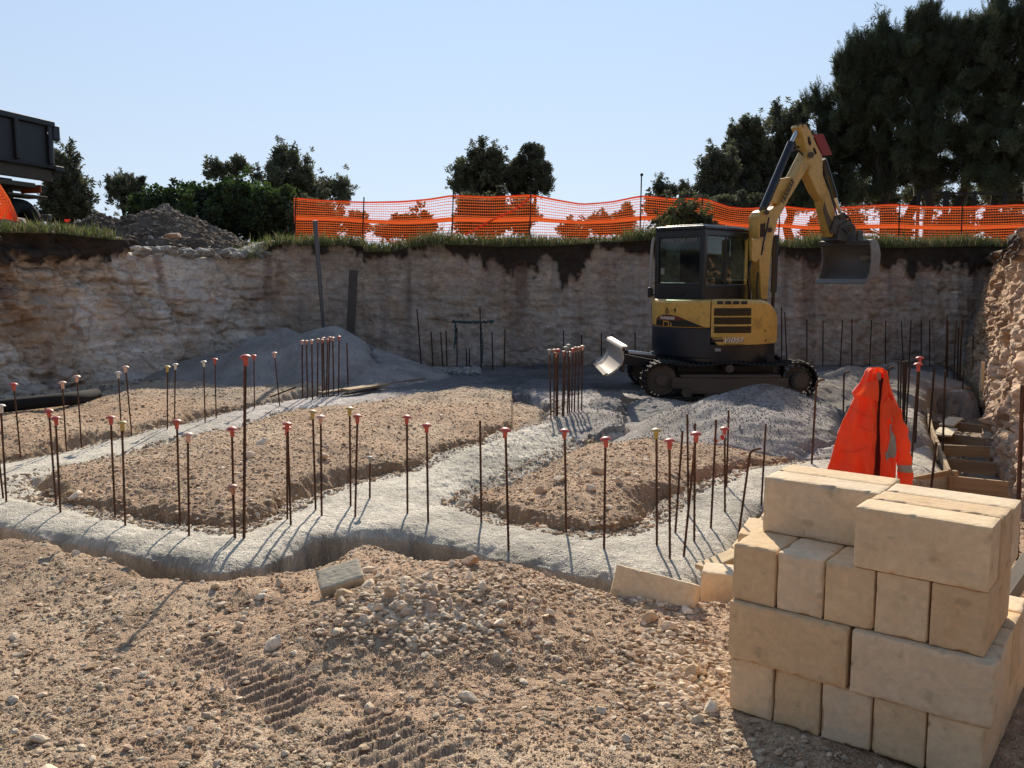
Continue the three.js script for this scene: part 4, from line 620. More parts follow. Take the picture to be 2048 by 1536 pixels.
// ------------------------------------------------------------------ the excavator
const font = await new FontLoader().loadAsync('fonts/droid/droid_sans_bold.typeface.json');
{
  const dirt = tex(512, (u, v) => { const a = pfbm(u, v, 4, 5, 701), b = pfbm(u, v, 24, 4, 702), k = 1 - 0.22 * ss(0.5, 0.75, a) - 0.18 * ss(0.55, 0.75, b); return [k, k * (1 - 0.03 * a), k * (1 - 0.10 * ss(0.4, 0.7, a))]; }, true);
  const dirtR = tex(256, (u, v) => 0.45 + 0.5 * pfbm(u, v, 5, 5, 703));
  const mYel = mat([0.72, 0.43, 0.10], 0.5, { map: dirt, roughnessMap: dirtR }), mYelWorn = mat([0.66, 0.40, 0.10], 0.6, { map: dirt, roughnessMap: dirtR }), mBlk = mat([0.016, 0.017, 0.02], 0.45, { roughnessMap: dirtR }), mNavy = mat([0.014, 0.017, 0.028], 0.4), mRub = mat([0.032, 0.028, 0.026], 0.9, { map: dirt }), mSteel = mat([0.10, 0.085, 0.075], 0.6, { metalness: 0.4, map: dirt }), mMud = mat([0.13, 0.10, 0.08], 0.9, { map: dirt }), mChrome = mat([0.6, 0.6, 0.6], 0.25, { metalness: 0.9 }), mBlade = mat([0.52, 0.46, 0.40], 0.5, { map: dirt, metalness: 0.15 }), mBucket = mat([0.27, 0.25, 0.23], 0.55, { map: dirt, metalness: 0.3 }), mPlateRed = mat([0.28, 0.025, 0.018], 0.6), mVent = mat([0.055, 0.035, 0.012], 0.8);
  const mGlass = new THREE.MeshPhysicalMaterial({ color: rgb(0.62, 0.68, 0.66), roughness: 0.03, transmission: 1, thickness: 0, ior: 1.5 });
  const C = V3(3.2, 0, -13.9), R = 0.97, rot = thing('excavator', 'yellow mini excavator with black cab parked on gravel in the pit', 'excavator', V3(3.3, -0.1, -13.9));
  const org = rot.position.clone(), put = (name, g, m, parent = rot, label) => part(name, g.translate(-org.x, -org.y, -org.z), m, parent, label);
  // --- undercarriage: two rubber tracks
  function trackLoop(n) {                                            // points round the belt, with the sag of the upper run
    const r = 0.26, xl = 2.24, xr = 4.28, L = xr - xl, per = 2 * L + 2 * Math.PI * r, out = [];
    for (let k = 0; k < n; k++) {
      let s = (k / n) * per, x, y, a;
      if (s < L) { x = xl + s; y = r + 0.022 * Math.cos((s / L) * Math.PI * 4) - 0.02; a = Math.PI / 2; }
      else if ((s -= L) < Math.PI * r) { a = Math.PI / 2 - s / r; x = xr + r * Math.cos(a); y = r * Math.sin(a); }
      else if ((s -= Math.PI * r) < L) { x = xr - s; y = -r; a = -Math.PI / 2; }
      else { s -= L; a = -Math.PI / 2 - s / r; x = xl + r * Math.cos(a); y = r * Math.sin(a); }
      out.push([x, y + 0.175, a, s]);
    }
    return out;
  }
  const shoe = merge([rbox(0.045, 0.024, 0.38, 0.006, 1), rbox(0.024, 0.03, 0.37, 0.008, 1).translate(0, 0.022, 0), rbox(0.028, 0.03, 0.12, 0.006, 1).translate(0.0, -0.018, 0)]);
  for (const zc of [-13.11, -14.7]) {
    const t = new THREE.Group(); t.name = 'track'; rot.add(t); const near = zc > -13.5;
    const loop = trackLoop(84), base = trackLoop(240);
    loop.forEach(([x, y, a]) => { const m = lit(new THREE.Mesh(shoe, mRub)); m.name = 'track_shoe'; m.position.set(x - org.x, y - org.y, zc - org.z); m.rotation.z = a - Math.PI / 2; t.add(m); });
    const belt = gridMesh(241, 4, (i, j) => { const [x, y, a] = base[i % 240], o = [0.012, 0.012, -0.014, -0.014][j], z = zc + [-0.185, 0.185, 0.185, -0.185][j]; return [x + Math.cos(a) * o, y + Math.sin(a) * o, z]; });
    const belt2 = gridMesh(241, 2, (i, j) => { const [x, y, a] = base[i % 240], o = -0.014, z = zc + [0.185, -0.185][j]; return [x + Math.cos(a) * o, y + Math.sin(a) * o, z]; });
    mRub.side = THREE.DoubleSide; put('track_belt', merge([belt, belt2]), mRub, t);
    put('track_frame', merge([rbox(1.75, 0.17, 0.26, 0.03).translate(3.26, 0.13, zc + 0.03), rbox(1.2, 0.1, 0.3, 0.02).translate(3.26, 0.02, zc + 0.02), rbox(1.5, 0.05, 0.33, 0.02).translate(3.26, 0.235, zc)]), mMud, t);
    put('idler_wheel', merge([cyl(0.225, 0.07, 28).rotateX(Math.PI / 2).translate(2.24, 0.175, zc + 0.05), cyl(0.09, 0.12, 18).rotateX(Math.PI / 2).translate(2.24, 0.175, zc + 0.07)]), mMud, t);
    const teeth = [cyl(0.19, 0.05, 28).rotateX(Math.PI / 2).translate(4.28, 0.175, zc + 0.07), cyl(0.125, 0.2, 24).rotateX(Math.PI / 2).translate(4.28, 0.175, zc + 0.09), cyl(0.10, 0.03, 24).rotateX(Math.PI / 2).translate(4.28, 0.175, zc + 0.2)];
    for (let k = 0; k < 15; k++) { const a = (k / 15) * 6.283; teeth.push(box(0.05, 0.04, 0.05).rotateZ(a).translate(4.28 + Math.cos(a) * 0.2, 0.175 + Math.sin(a) * 0.2, zc + 0.07)); }
    for (let k = 0; k < 9; k++) { const a = (k / 9) * 6.283; teeth.push(cyl(0.012, 0.02, 6).rotateX(Math.PI / 2).translate(4.28 + Math.cos(a) * 0.15, 0.175 + Math.sin(a) * 0.15, zc + 0.1)); }
    put('drive_sprocket', merge(teeth), mSteel, t);
    for (const x of [2.62, 2.95, 3.28, 3.61, 3.94]) put('road_roller', cyl(0.085, 0.3, 18).rotateX(Math.PI / 2).translate(x, 0.0, zc), mMud, t);
    put('carrier_roller', cyl(0.06, 0.3, 16).rotateX(Math.PI / 2).translate(3.24, 0.355, zc + 0.03), mMud, t);
  }
  put('car_body', merge([rbox(1.5, 0.22, 1.2, 0.04).translate(3.26, 0.28, -13.9), cyl(0.46, 0.16, 36).translate(3.2, 0.44, -13.9)]), mBlk);
  // --- dozer blade: curved plate, facing left, raised
  {
    const prof = [[0.10, 0.76], [0.03, 0.755], [-0.005, 0.71], [0.02, 0.66], [0.03, 0.58], [0.005, 0.50], [-0.05, 0.43], [-0.13, 0.37], [-0.22, 0.33]].map(([x, y]) => [x + 1.60, y - 0.06]);
    const g = gridMesh(2, prof.length, (i, j) => [prof[j][0], prof[j][1], i ? -12.86 : -14.92]), thick = prof.map(([x, y], k) => { const a = prof[Math.max(0, k - 1)], b = prof[Math.min(prof.length - 1, k + 1)], l = Math.hypot(b[0] - a[0], b[1] - a[1]); return [x - ((b[1] - a[1]) / l) * 0.025, y + ((b[0] - a[0]) / l) * 0.025]; });
    const back = gridMesh(2, prof.length, (i, j) => [thick[j][0], thick[j][1], i ? -14.92 : -12.86]);
    const sh = new THREE.Shape([...prof.map(([x, y]) => new THREE.Vector2(x, y)), ...thick.slice().reverse().map(([x, y]) => new THREE.Vector2(x, y))]);
    const side = (z) => new THREE.ExtrudeGeometry(sh, { depth: 0.012, bevelEnabled: false }).translate(0, 0, z);
    const b = put('dozer_blade', merge([g, back, side(-12.86), side(-14.932)]), Object.assign(mBlade.clone(), { side: THREE.DoubleSide }));
    put('cutting_edge', beam(V3(1.385, 0.275, -14.92), V3(1.385, 0.275, -12.86), 0.02, 0.07, V3(-0.8, -0.5, 0)), mSteel, b);
    put('blade_brace', merge([rbox(0.05, 0.36, 1.7, 0.01).translate(1.665, 0.47, -13.9)]), mBlk, b);
    put('blade_arm', merge([beam(V3(1.65, 0.48, -13.25), V3(2.75, 0.26, -13.42), 0.08, 0.15), beam(V3(1.65, 0.48, -14.55), V3(2.75, 0.26, -14.38), 0.08, 0.15)]), mBlk);
    put('blade_cylinder', merge([bar(V3(1.85, 0.52, -13.9), V3(2.35, 0.46, -13.9), 0.035), bar(V3(2.2, 0.48, -13.9), V3(2.8, 0.42, -13.9), 0.06)]), mChrome);
  }
  // --- upper structure: round tail, black below and yellow above
  const sect = (a0, a1, yb, yt, r, rd = 0.05, rin = 0.15, n = 48) => {     // closed wedge of a round body; a = angle from the camera side, yb and yt may depend on it
    const f = (q, a) => (typeof q === 'function' ? q(a) : q), prof = (a) => { const b = f(yb, a), t = f(yt, a), d = Math.min(rd, (t - b) * 0.45), o = [[rin, b], [r - 0.015, b], [r, b + 0.015], [r, t - d]]; for (let k = 1; k <= 5; k++) { const q = (k / 5) * Math.PI / 2; o.push([r - d + d * Math.cos(q), t - d + d * Math.sin(q)]); } o.push([rin, t]); return o; };
    const m = prof(a0).length, at = (a, [q, y]) => [C.x + Math.sin(a) * q, y, C.z + Math.cos(a) * q];
    const g = gridMesh(n + 1, m, (i, j) => { const a = mix(a0, a1, i / n), p = prof(a)[j]; return [...at(a, p), a * r, p[1]]; });
    const cap = (a, flip) => { const p = prof(a).map((q) => at(a, q)), v = [], l = p.length; for (let k = 1; k < l - 1; k++) { const t = flip ? [p[0], p[k + 1], p[k]] : [p[0], p[k], p[k + 1]]; t.forEach((q) => v.push(...q)); } const c = new THREE.BufferGeometry(); c.setAttribute('position', new THREE.Float32BufferAttribute(v, 3)); c.computeVertexNormals(); return c; };
    const top = gridMesh(n + 1, 2, (i, j) => { const a = mix(a0, a1, i / n), p = prof(a), q = j ? p[m - 1] : p[0]; return at(a, q); });
    return merge([g, cap(a0, true), cap(a1, false), top]);
  };
  const cylHit = (u, v, r = R) => { const d = ray(u, v), ox = -C.x, oz = -C.z, a = d.x * d.x + d.z * d.z, b = 2 * (d.x * ox + d.z * oz), c = ox * ox + oz * oz - r * r, t = (-b - Math.sqrt(Math.max(0, b * b - 4 * a * c))) / (2 * a); const x = d.x * t, z = d.z * t; return [Math.atan2(x - C.x, z - C.z), EYE + d.y * t]; };
  const plate = (u0, v0, u1, v1, r, th, m, name, parent, uvFlip) => {   // thin curved plate lying on the round body
    const [a0, y0] = cylHit(u0, (v0 + v1) / 2), [a1] = cylHit(u1, (v0 + v1) / 2), yt = cylHit((u0 + u1) / 2, v0)[1], yb = cylHit((u0 + u1) / 2, v1)[1];
    const g = gridMesh(20, 4, (i, j) => { const a = mix(a0, a1, i / 19), q = [[r, yb], [r + th, yb + th * 0.4], [r + th, yt - th * 0.4], [r, yt]][j]; return [C.x + Math.sin(a) * q[0], q[1], C.z + Math.cos(a) * q[0], i / 19, [0, 0.02, 0.98, 1][j]]; });
    return put(name, g, m, parent);
  };
  put('lower_body', sect(-Math.PI, Math.PI, 0.43, 0.72, R - 0.03, 0.03, 0, 90), mBlk);
  const cw = put('counterweight', sect(-2.6, cylHit(1420, 690)[0], 0.50, 0.955, R - 0.004, 0.03), mNavy, rot, 'black counterweight below the yellow hood');
  const seam = cylHit(1421, 650)[0];
  const hood = put('engine_hood', sect(-2.6, seam - 0.008, 0.957, 1.365, R, 0.06), mYel);
  const cover = put('side_cover', sect(seam + 0.008, 1.32, (a) => 0.70 + 0.25 * (1 - ss(seam, seam + 0.12, a)) * 0.5, (a) => 1.37 - 0.28 * Math.pow(ss(0.55, 1.38, a), 1.3), R, 0.07), mYel);
  put('tank_cover', sect(1.33, 2.7, 0.70, 1.12, R - 0.01, 0.06), mBlk);
  put('deck', sect(-Math.PI, Math.PI, 0.72, 1.30, R - 0.12, 0.02, 0, 60), mBlk);
  for (const [v0, v1] of [[616, 632], [634.5, 649], [652.5, 666.5]]) { const p = plate(1428, v0, 1502, v1, R - 0.004, 0.010, mVent, 'vent', cover); const l = []; for (let k = 1; k < 4; k++) { const q = mix(v0, v1, k / 4); const [a0, y] = cylHit(1430, q), [a1] = cylHit(1500, q); l.push(gridMesh(20, 3, (i, j) => { const a = mix(a0, a1, i / 19), r = R + [0.006, 0.012, 0.006][j]; return [C.x + Math.sin(a) * r, y + [-0.008, 0, 0.008][j], C.z + Math.cos(a) * r]; })); } put('slat', merge(l), mVent, p); }
  for (let k = 0; k < 4; k++) plate(1434 + k * 16, 602, 1446.5 + k * 16, 609, R - 0.004, 0.008, mBlk, 'vent', cover);
  for (const v of [660, 679]) plate(1529, v, 1532, v + 3, R, 0.006, mBlk, 'bolt', cover);
  const decal = (w, h, draw) => { const c = document.createElement('canvas'); c.width = w; c.height = h; const x = c.getContext('2d'); x.clearRect(0, 0, w, h); draw(x); const t = new THREE.CanvasTexture(c); t.colorSpace = THREE.SRGBColorSpace; return new THREE.MeshStandardMaterial({ map: t, transparent: true, roughness: 0.45 }); };
  plate(1312.5, 629.5, 1413, 655, R + 0.002, 0.002, decal(512, 128, (x) => {
    x.fillStyle = '#14120f'; x.beginPath(); x.moveTo(0, 118); x.lineTo(6, 60); x.quadraticCurveTo(60, 4, 180, 4); x.bezierCurveTo(300, 10, 400, 80, 508, 118); x.lineTo(0, 124); x.fill();
    x.fillStyle = '#6a3218'; x.beginPath(); x.moveTo(8, 62); x.quadraticCurveTo(60, 6, 180, 6); x.quadraticCurveTo(300, 14, 352, 52); x.quadraticCurveTo(180, 74, 8, 62); x.fill();
    x.fillStyle = '#e8e2d8'; x.font = 'italic bold 42px sans-serif'; x.fillText('YANMAR', 66, 54); x.strokeStyle = '#c88c20'; x.lineWidth = 13; x.beginPath(); x.moveTo(122, 120); x.lineTo(122, 74); x.lineTo(182, 74); x.lineTo(182, 120); x.stroke(); x.font = 'bold 46px sans-serif'; x.fillStyle = '#b99a62'; x.fillText('6', 196, 116);
    x.fillStyle = '#c88c20'; x.fillRect(0, 120, 512, 8);
  }), 'emblem', hood);
  plate(1330, 614, 1362, 627, R + 0.002, 0.002, decal(256, 96, (x) => { x.strokeStyle = '#1c1408'; x.lineWidth = 8; x.beginPath(); x.moveTo(40, 10); x.lineTo(74, 82); x.lineTo(6, 82); x.closePath(); x.stroke(); x.fillStyle = '#1c1408'; x.fillRect(37, 34, 7, 26); x.fillRect(37, 66, 7, 7); x.fillRect(110, 44, 36, 10); x.fillRect(160, 20, 26, 44); x.fillRect(168, 64, 10, 22); }), 'warning_sticker', hood);
  plate(1424, 671, 1490, 691, R + 0.002, 0.002, decal(512, 160, (x) => { x.fillStyle = '#2a2430'; x.font = 'bold 34px sans-serif'; x.fillText('Hydraulic', 0, 54); x.fillRect(0, 66, 170, 34); x.fillStyle = '#17120d'; x.font = 'italic bold 110px sans-serif'; x.fillText('ViO57', 178, 122); x.fillStyle = '#f4eee4'; x.fillText('ViO57', 171, 116); x.fillStyle = '#3a2a12'; x.fillRect(176, 140, 330, 8); }), 'model_lettering', cover);
  plate(1430, 697, 1442, 703, R - 0.03, 0.004, mat([0.35, 0.35, 0.35], 0.5), 'data_plate', cw);
  // --- cab (behind and left of the boom)
  {
    const th = Math.PI / 4, fw = V3(Math.sin(th), 0, -Math.cos(th)), lf = V3(-Math.cos(th), 0, -Math.sin(th)), Q = (f, l, y) => C.clone().addScaledVector(fw, f).addScaledVector(lf, l).setY(y);
    const f0 = -0.5, f1 = 0.86, l0 = -0.1, l1 = 0.74, y0 = 1.30, y1 = 2.43, basis = new THREE.Matrix4().makeBasis(fw, V3(0, 1, 0), V3(-lf.x, 0, -lf.z)), B = (w, h, d, f, y, l, r = 0.02) => rbox(w, h, d, r).applyMatrix4(basis).translate(Q(f, l, y).x, y, Q(f, l, y).z);
    const pil = (f, l, w = 0.075) => B(w, y1 - y0, w, f, (y0 + y1) / 2, l);
    const fm = (f0 + f1) / 2, lm = (l0 + l1) / 2;
    const cab = put('cab', merge([pil(f0, l0, 0.09), pil(f0, l1), pil(f1, l0, 0.08), pil(f1, l1), B(1.36, 0.30, 0.05, fm, 1.44, l0), B(1.36, 0.3, 0.05, fm, 1.44, l1), B(0.05, 0.34, 0.84, f0, 1.45, lm), B(0.06, 0.4, 0.84, f1, 1.46, lm), B(1.36, 0.10, 0.06, fm, y1 - 0.05, l0), B(0.06, 0.12, 0.84, f0, y1 - 0.06, lm), B(0.06, 0.10, 0.84, f1, y1 - 0.05, lm), B(1.36, 0.1, 0.06, fm, y1 - 0.05, l1), B(1.36, 0.06, 0.84, fm, 1.28, lm)]), mBlk);
    put('roof', merge([B(1.46, 0.07, 0.92, fm, y1 + 0.025, lm, 0.034), B(1.2, 0.04, 0.7, fm, y1 + 0.065, lm, 0.02)]), mBlk, cab);
    put('rear_window', B(0.008, 0.78, 0.74, f0 - 0.012, 1.98, lm, 0.002), mGlass, cab); put('front_window', B(0.008, 0.72, 0.74, f1, 2.0, lm, 0.002), mGlass, cab);
    put('side_window', B(0.54, 0.78, 0.008, f0 + 0.31, 1.98, l0 - 0.012, 0.002), mGlass, cab); put('side_window', B(0.66, 0.78, 0.008, f0 + 0.96, 1.98, l0 - 0.012, 0.002), mGlass, cab); put('door_window', B(1.22, 0.78, 0.008, fm, 1.98, l1, 0.002), mGlass, cab);
    put('window_bar', B(0.06, 0.78, 0.03, f0 + 0.61, 1.99, l0 - 0.01), mBlk, cab);
    put('seat', merge([B(0.5, 0.14, 0.48, 0.12, 1.62, lm, 0.05), B(0.14, 0.62, 0.46, -0.14, 1.93, lm, 0.06), B(0.12, 0.2, 0.26, -0.16, 2.3, lm, 0.05)]), mNavy, cab);
    put('control_lever', merge([bar(Q(0.45, l0 + 0.14, 1.6), Q(0.5, l0 + 0.14, 1.95), 0.018), bar(Q(0.45, l1 - 0.14, 1.6), Q(0.5, l1 - 0.14, 1.95), 0.018)]), mBlk, cab);
    put('mirror', merge([B(0.05, 0.13, 0.12, f1 + 0.06, 2.4, l0 - 0.10), bar(Q(f1, l0, 2.36), Q(f1 + 0.06, l0 - 0.08, 2.38), 0.012)]), mBlk, cab);
    put('mirror', merge([B(0.09, 0.16, 0.06, f0 - 0.02, 1.46, l1 + 0.12), bar(Q(f0, l1, 1.4), Q(f0, l1 + 0.1, 1.44), 0.014)]), mBlk, cab);
    put('grab_rail', tube([Q(f0 - 0.02, l1 + 0.05, 0.95), Q(f0 - 0.02, l1 + 0.085, 1.0), Q(f0 - 0.02, l1 + 0.085, 2.28), Q(f0 - 0.02, l1 + 0.05, 2.33)], 0.024, 30, 8), mat([0.3, 0.31, 0.31], 0.5), cab);
    put('window_sticker', B(0.004, 0.10, 0.07, f0 - 0.02, 1.80, l1 - 0.11, 0.001), mat([0.22, 0.22, 0.21], 0.6), cab);
    const txt = new TextGeometry('www.rdal.com', { font, size: 0.066, depth: 0.003, curveSegments: 3 }); txt.computeBoundingBox(); const tb = txt.boundingBox;
    txt.translate(-(tb.max.x + tb.min.x) / 2, 0, 0).applyMatrix4(new THREE.Matrix4().makeBasis(V3(-lf.x, 0, -lf.z), V3(0, 1, 0), V3(-fw.x, 0, -fw.z)).setPosition(Q(f0 - 0.020, lm, 2.25)));
    put('window_lettering', txt, mat([0.2, 0.2, 0.19], 0.6), cab);
    const wl = put('work_lamp', B(0.06, 0.09, 0.12, f1 + 0.05, y1 - 0.08, lm), mBlk, cab);
  }
  // --- boom, arm and bucket in the plane of the boom
  {
    const th = (55 * Math.PI) / 180, fw = V3(Math.sin(th), 0, -Math.cos(th)), rt = V3(Math.cos(th), 0, Math.sin(th)), Z3 = V3(0, 0, 0).copy(rt), piv = C.clone().addScaledVector(fw, 0.85).addScaledVector(rt, 0.15);
    const basis = new THREE.Matrix4().makeBasis(fw, V3(0, 1, 0), rt).setPosition(piv.x, 0, piv.z);
    const gy = (u, v, w = 0) => { const p0 = piv.clone().addScaledVector(rt, w), p = onPlane(u, v, p0, rt), q = p.sub(p0); return new THREE.Vector2(q.dot(fw), q.y); };
    const ext = (pts, w0, w1, bev = 0.012) => new THREE.ExtrudeGeometry(new THREE.Shape(pts.map(([u, v]) => gy(u, v, w1))), { depth: w1 - w0 - 2 * bev, bevelEnabled: bev > 0, bevelThickness: bev, bevelSize: bev, bevelOffset: -bev, bevelSegments: 2 }).translate(0, 0, w0 + bev).applyMatrix4(basis);
    const W = (u, v, w) => { const q = gy(u, v, w); return piv.clone().addScaledVector(fw, q.x).addScaledVector(rt, w).setY(q.y); };
    const pin = (u, v, r, w0, w1) => bar(W(u, v, w0), W(u, v, w1), r, 18);
    const boom = put('boom', ext([[1524, 618], [1521, 560], [1517, 500], [1517, 433], [1522, 424], [1530, 419], [1540, 420], [1557, 412], [1568, 396], [1588, 358], [1610, 315], [1616, 303], [1628, 301], [1626, 318], [1609, 348], [1580, 396], [1556, 440], [1546, 480], [1538, 560], [1533, 618]], -0.10, 0.10, 0.014), mYelWorn);
    put('boom_bracket', ext([[1541, 405], [1561.7, 357.5], [1584, 353.5], [1556, 408]], -0.05, 0.05, 0.006), mYelWorn, boom);
    put('inspection_panel', ext([[1521, 448], [1531, 446], [1530, 474], [1520, 474]], 0.098, 0.106, 0.002), mat([0.07, 0.035, 0.02], 0.8), boom);
    put('lamp_guard', ext([[1505, 478], [1522, 476], [1524, 490], [1521, 516], [1512, 526], [1504, 520]], 0.10, 0.16, 0.012), mYelWorn, boom);
    put('pivot_pin', merge([pin(1534, 425, 0.035, -0.16, 0.17), pin(1540, 460, 0.04, -0.15, 0.15), pin(1622, 310, 0.05, -0.16, 0.16)]), mSteel, boom);
    put('swing_bracket', merge([bar(piv.clone().setY(0.6), piv.clone().setY(1.35), 0.15, 20), rbox(0.36, 0.5, 0.34, 0.05).applyMatrix4(new THREE.Matrix4().makeBasis(fw, V3(0, 1, 0), rt)).translate(piv.x - 0.05, 1.0, piv.z)]), mBlk);
    const word = (s, a, b, w, size, m, name, parent) => { const A = W(a[0], a[1], w), Bq = W(b[0], b[1], w), x = Bq.clone().sub(A), L = x.length(); x.normalize(); const g = new TextGeometry(s, { font, size, depth: 0.003, curveSegments: 4 }); g.computeBoundingBox(); g.scale(L / g.boundingBox.max.x, 1, 1); g.applyMatrix4(new THREE.Matrix4().makeBasis(x, V3().crossVectors(rt, x), rt).setPosition(A)); return put(name, g, m, parent); };
    word('YANMAR', [1566.5, 410], [1590, 364], 0.101, 0.095, mat([0.02, 0.018, 0.015], 0.6), 'boom_lettering', boom);
    put('hydraulic_hose', merge([tube([W(1523, 510, 0.15), W(1528, 480, 0.15), W(1534, 455, 0.15), W(1538, 435, 0.15)], 0.014), tube([W(1545, 395, 0.02), W(1560, 340, 0.0), W(1578, 306, 0.02), W(1595, 300, 0.03), W(1606, 310, 0.05)], 0.016), tube([W(1545, 395, -0.05), W(1558, 330, -0.05), W(1580, 298, -0.05), W(1600, 295, -0.04), W(1610, 306, 0)], 0.016), tube([W(1500, 600, 0.12), W(1497, 560, 0.13), W(1498, 540, 0.13), W(1503, 520, 0.12)], 0.018), tube([W(1515, 600, 0.15), W(1514, 570, 0.15), W(1516, 545, 0.15)], 0.015)]), mBlk, boom);
    put('boom_cylinder', merge([bar(W(1547, 585, 0.0), W(1552, 470, 0.0), 0.05, 16), bar(W(1545, 620, 0), W(1547, 580, 0), 0.03, 12)]), mBlk);
    const ac = put('arm_cylinder', bar(W(1526, 418, 0.0), W(1582, 286, 0.0), 0.062, 18), mNavy); put('cylinder_rod', bar(W(1582, 286, 0), W(1600, 250, 0), 0.034, 14), mChrome, ac); put('cylinder_eye', merge([pin(1526, 420, 0.065, -0.07, 0.07), pin(1600, 252, 0.055, -0.06, 0.06)]), mSteel, ac);
    const arm = put('arm', ext([[1600, 254], [1603, 248.5], [1613, 249], [1622, 262], [1628.5, 279], [1645, 313], [1646, 350], [1655, 375], [1664, 396], [1673, 436], [1671.5, 462], [1664, 474], [1659, 460], [1653, 436], [1646, 402], [1634, 384], [1617, 347], [1621, 322], [1612, 296], [1607, 274]], -0.09, 0.09, 0.012), mYelWorn);
    put('worn_patch', ext([[1649, 402], [1656, 425], [1671, 455], [1662, 470], [1655, 452], [1646, 420]], 0.089, 0.094, 0.001), mat([0.12, 0.085, 0.05], 0.8, { map: dirt }), arm);
    put('arm_hole', ext([[1616, 274], [1619, 273], [1623, 287], [1620, 292], [1616, 286]], 0.089, 0.093, 0.001), mat([0.03, 0.015, 0.01], 0.9), arm); put('arm_hole', ext([[1626, 296], [1630, 296], [1634, 306], [1631, 310], [1627, 303]], 0.089, 0.093, 0.001), mat([0.03, 0.015, 0.01], 0.9), arm);
    put('warning_plate', ext([[1628, 268.5], [1646.5, 267.5], [1665, 309.5], [1647, 312]], -0.16, -0.14, 0.002), mPlateRed, arm, 'dark red plate on the arm');
    const bc = put('bucket_cylinder', bar(W(1647, 318, 0.0), W(1670, 394, 0.0), 0.052, 18), mBlk); put('cylinder_rod', bar(W(1670, 394, 0), W(1682, 430, 0), 0.03, 14), mChrome, bc);
    put('hydraulic_hose', merge([tube([W(1650, 330, 0.1), W(1657, 372, 0.12), W(1668, 410, 0.13), W(1678, 440, 0.12), W(1690, 452, 0.1)], 0.014), tube([W(1676, 436, 0.1), W(1690, 430, 0.15), W(1702, 446, 0.12), W(1695, 462, 0.1)], 0.014), tube([W(1672, 448, 0.08), W(1684, 455, 0.16), W(1697, 470, 0.15)], 0.014)]), mBlk, arm);
    const link = put('bucket_linkage', merge([ext([[1662, 462], [1672, 432], [1690, 424], [1696, 436], [1686, 452], [1678, 474]], -0.13, -0.09, 0.006), ext([[1662, 462], [1672, 432], [1690, 424], [1696, 436], [1686, 452], [1678, 474]], 0.09, 0.13, 0.006), ext([[1674, 480], [1680, 452], [1698, 440], [1712, 452], [1714, 478], [1700, 488]], -0.16, 0.16, 0.02), pin(1666, 462, 0.045, -0.17, 0.17), pin(1684, 432, 0.045, -0.17, 0.17), pin(1704, 456, 0.05, -0.2, 0.2)]), mSteel, rot);
    // bucket turned on the coupler so that its mouth looks back at the machine
    const yaw = (46 * Math.PI) / 180, n = V3(-Math.sin(yaw), 0, Math.cos(yaw)), wx = V3(Math.cos(yaw), 0, Math.sin(yaw)), bp = D(1690, 485, -15.4), bm = new THREE.Matrix4().makeBasis(wx, V3(0, 1, 0), n);
    const K2 = (u, v) => { const q = onPlane(u, v, bp, n).sub(bp); return [q.dot(wx), q.y]; };
    const [xl, yt] = K2(1642, 486), [xr] = K2(1738, 482), [, yb] = K2(1692, 562), h = yt - yb, prof = [[0.0, 0.0], [-0.16, 0.03], [-0.30, -0.02], [-0.40, -0.16], [-0.42, -0.34], [-0.34, -0.52], [-0.16, -0.66], [0.06, -0.73]].map(([d, y]) => [d, (y / 0.73) * h]);
    const cv = new THREE.SplineCurve(prof.map(([d, y]) => new THREE.Vector2(d, y))).getPoints(30), th2 = 0.022;
    const off = cv.map((p, k) => { const a = cv[Math.max(0, k - 1)], b = cv[Math.min(30, k + 1)], t = b.clone().sub(a).normalize(); return new THREE.Vector2(p.x + t.y * th2, p.y - t.x * th2); });
    const sheet = (l) => gridMesh(2, l.length, (i, j) => [i ? xr : xl, yt + l[j].y, l[j].x]);
    const lip = [...cv, ...off.slice().reverse()], sh = new THREE.Shape(lip), plateS = new THREE.Shape([...off, new THREE.Vector2(0.06, -h * 1.0), new THREE.Vector2(-0.05, -h * 0.78), new THREE.Vector2(-0.10, -h * 0.5), new THREE.Vector2(-0.07, -h * 0.2), new THREE.Vector2(0.0, 0)]);
    const side = (x) => new THREE.ExtrudeGeometry(plateS, { depth: 0.02, bevelEnabled: false }).applyMatrix4(new THREE.Matrix4().makeBasis(V3(0, 0, 1), V3(0, 1, 0), V3(-1, 0, 0)).setPosition(x, yt, 0));
    mBucket.side = THREE.DoubleSide;
    const bk = put('bucket', merge([sheet(cv), sheet(off), side(xl + 0.0), side(xr + 0.02)]).applyMatrix4(bm).translate(bp.x, bp.y, bp.z), mBucket);
    put('cutting_lip', rbox(xr - xl + 0.05, 0.09, 0.02, 0.004).rotateX(-0.5).translate((xl + xr) / 2, yt - h - 0.005, 0.07).applyMatrix4(bm).translate(bp.x, bp.y, bp.z), mat([0.22, 0.2, 0.18], 0.5, { metalness: 0.4 }), bk);
    put('top_beam', merge([rbox(xr - xl + 0.04, 0.085, 0.09, 0.012).translate((xl + xr) / 2, yt - 0.02, 0.0), rbox(0.05, 0.22, 0.2, 0.02).translate(-0.02, yt + 0.09, -0.12), rbox(0.05, 0.22, 0.2, 0.02).translate(0.2, yt + 0.09, -0.12)]).applyMatrix4(bm).translate(bp.x, bp.y, bp.z), mSteel, bk);
    const mp = K2(1712, 515); put('mud_patch', new THREE.SphereGeometry(1, 18, 10).scale(0.11, 0.06, 0.03).translate(mp[0], mp[1], -0.36).applyMatrix4(bm).translate(bp.x, bp.y, bp.z), mat([0.28, 0.25, 0.18], 0.95), bk);
  }
}

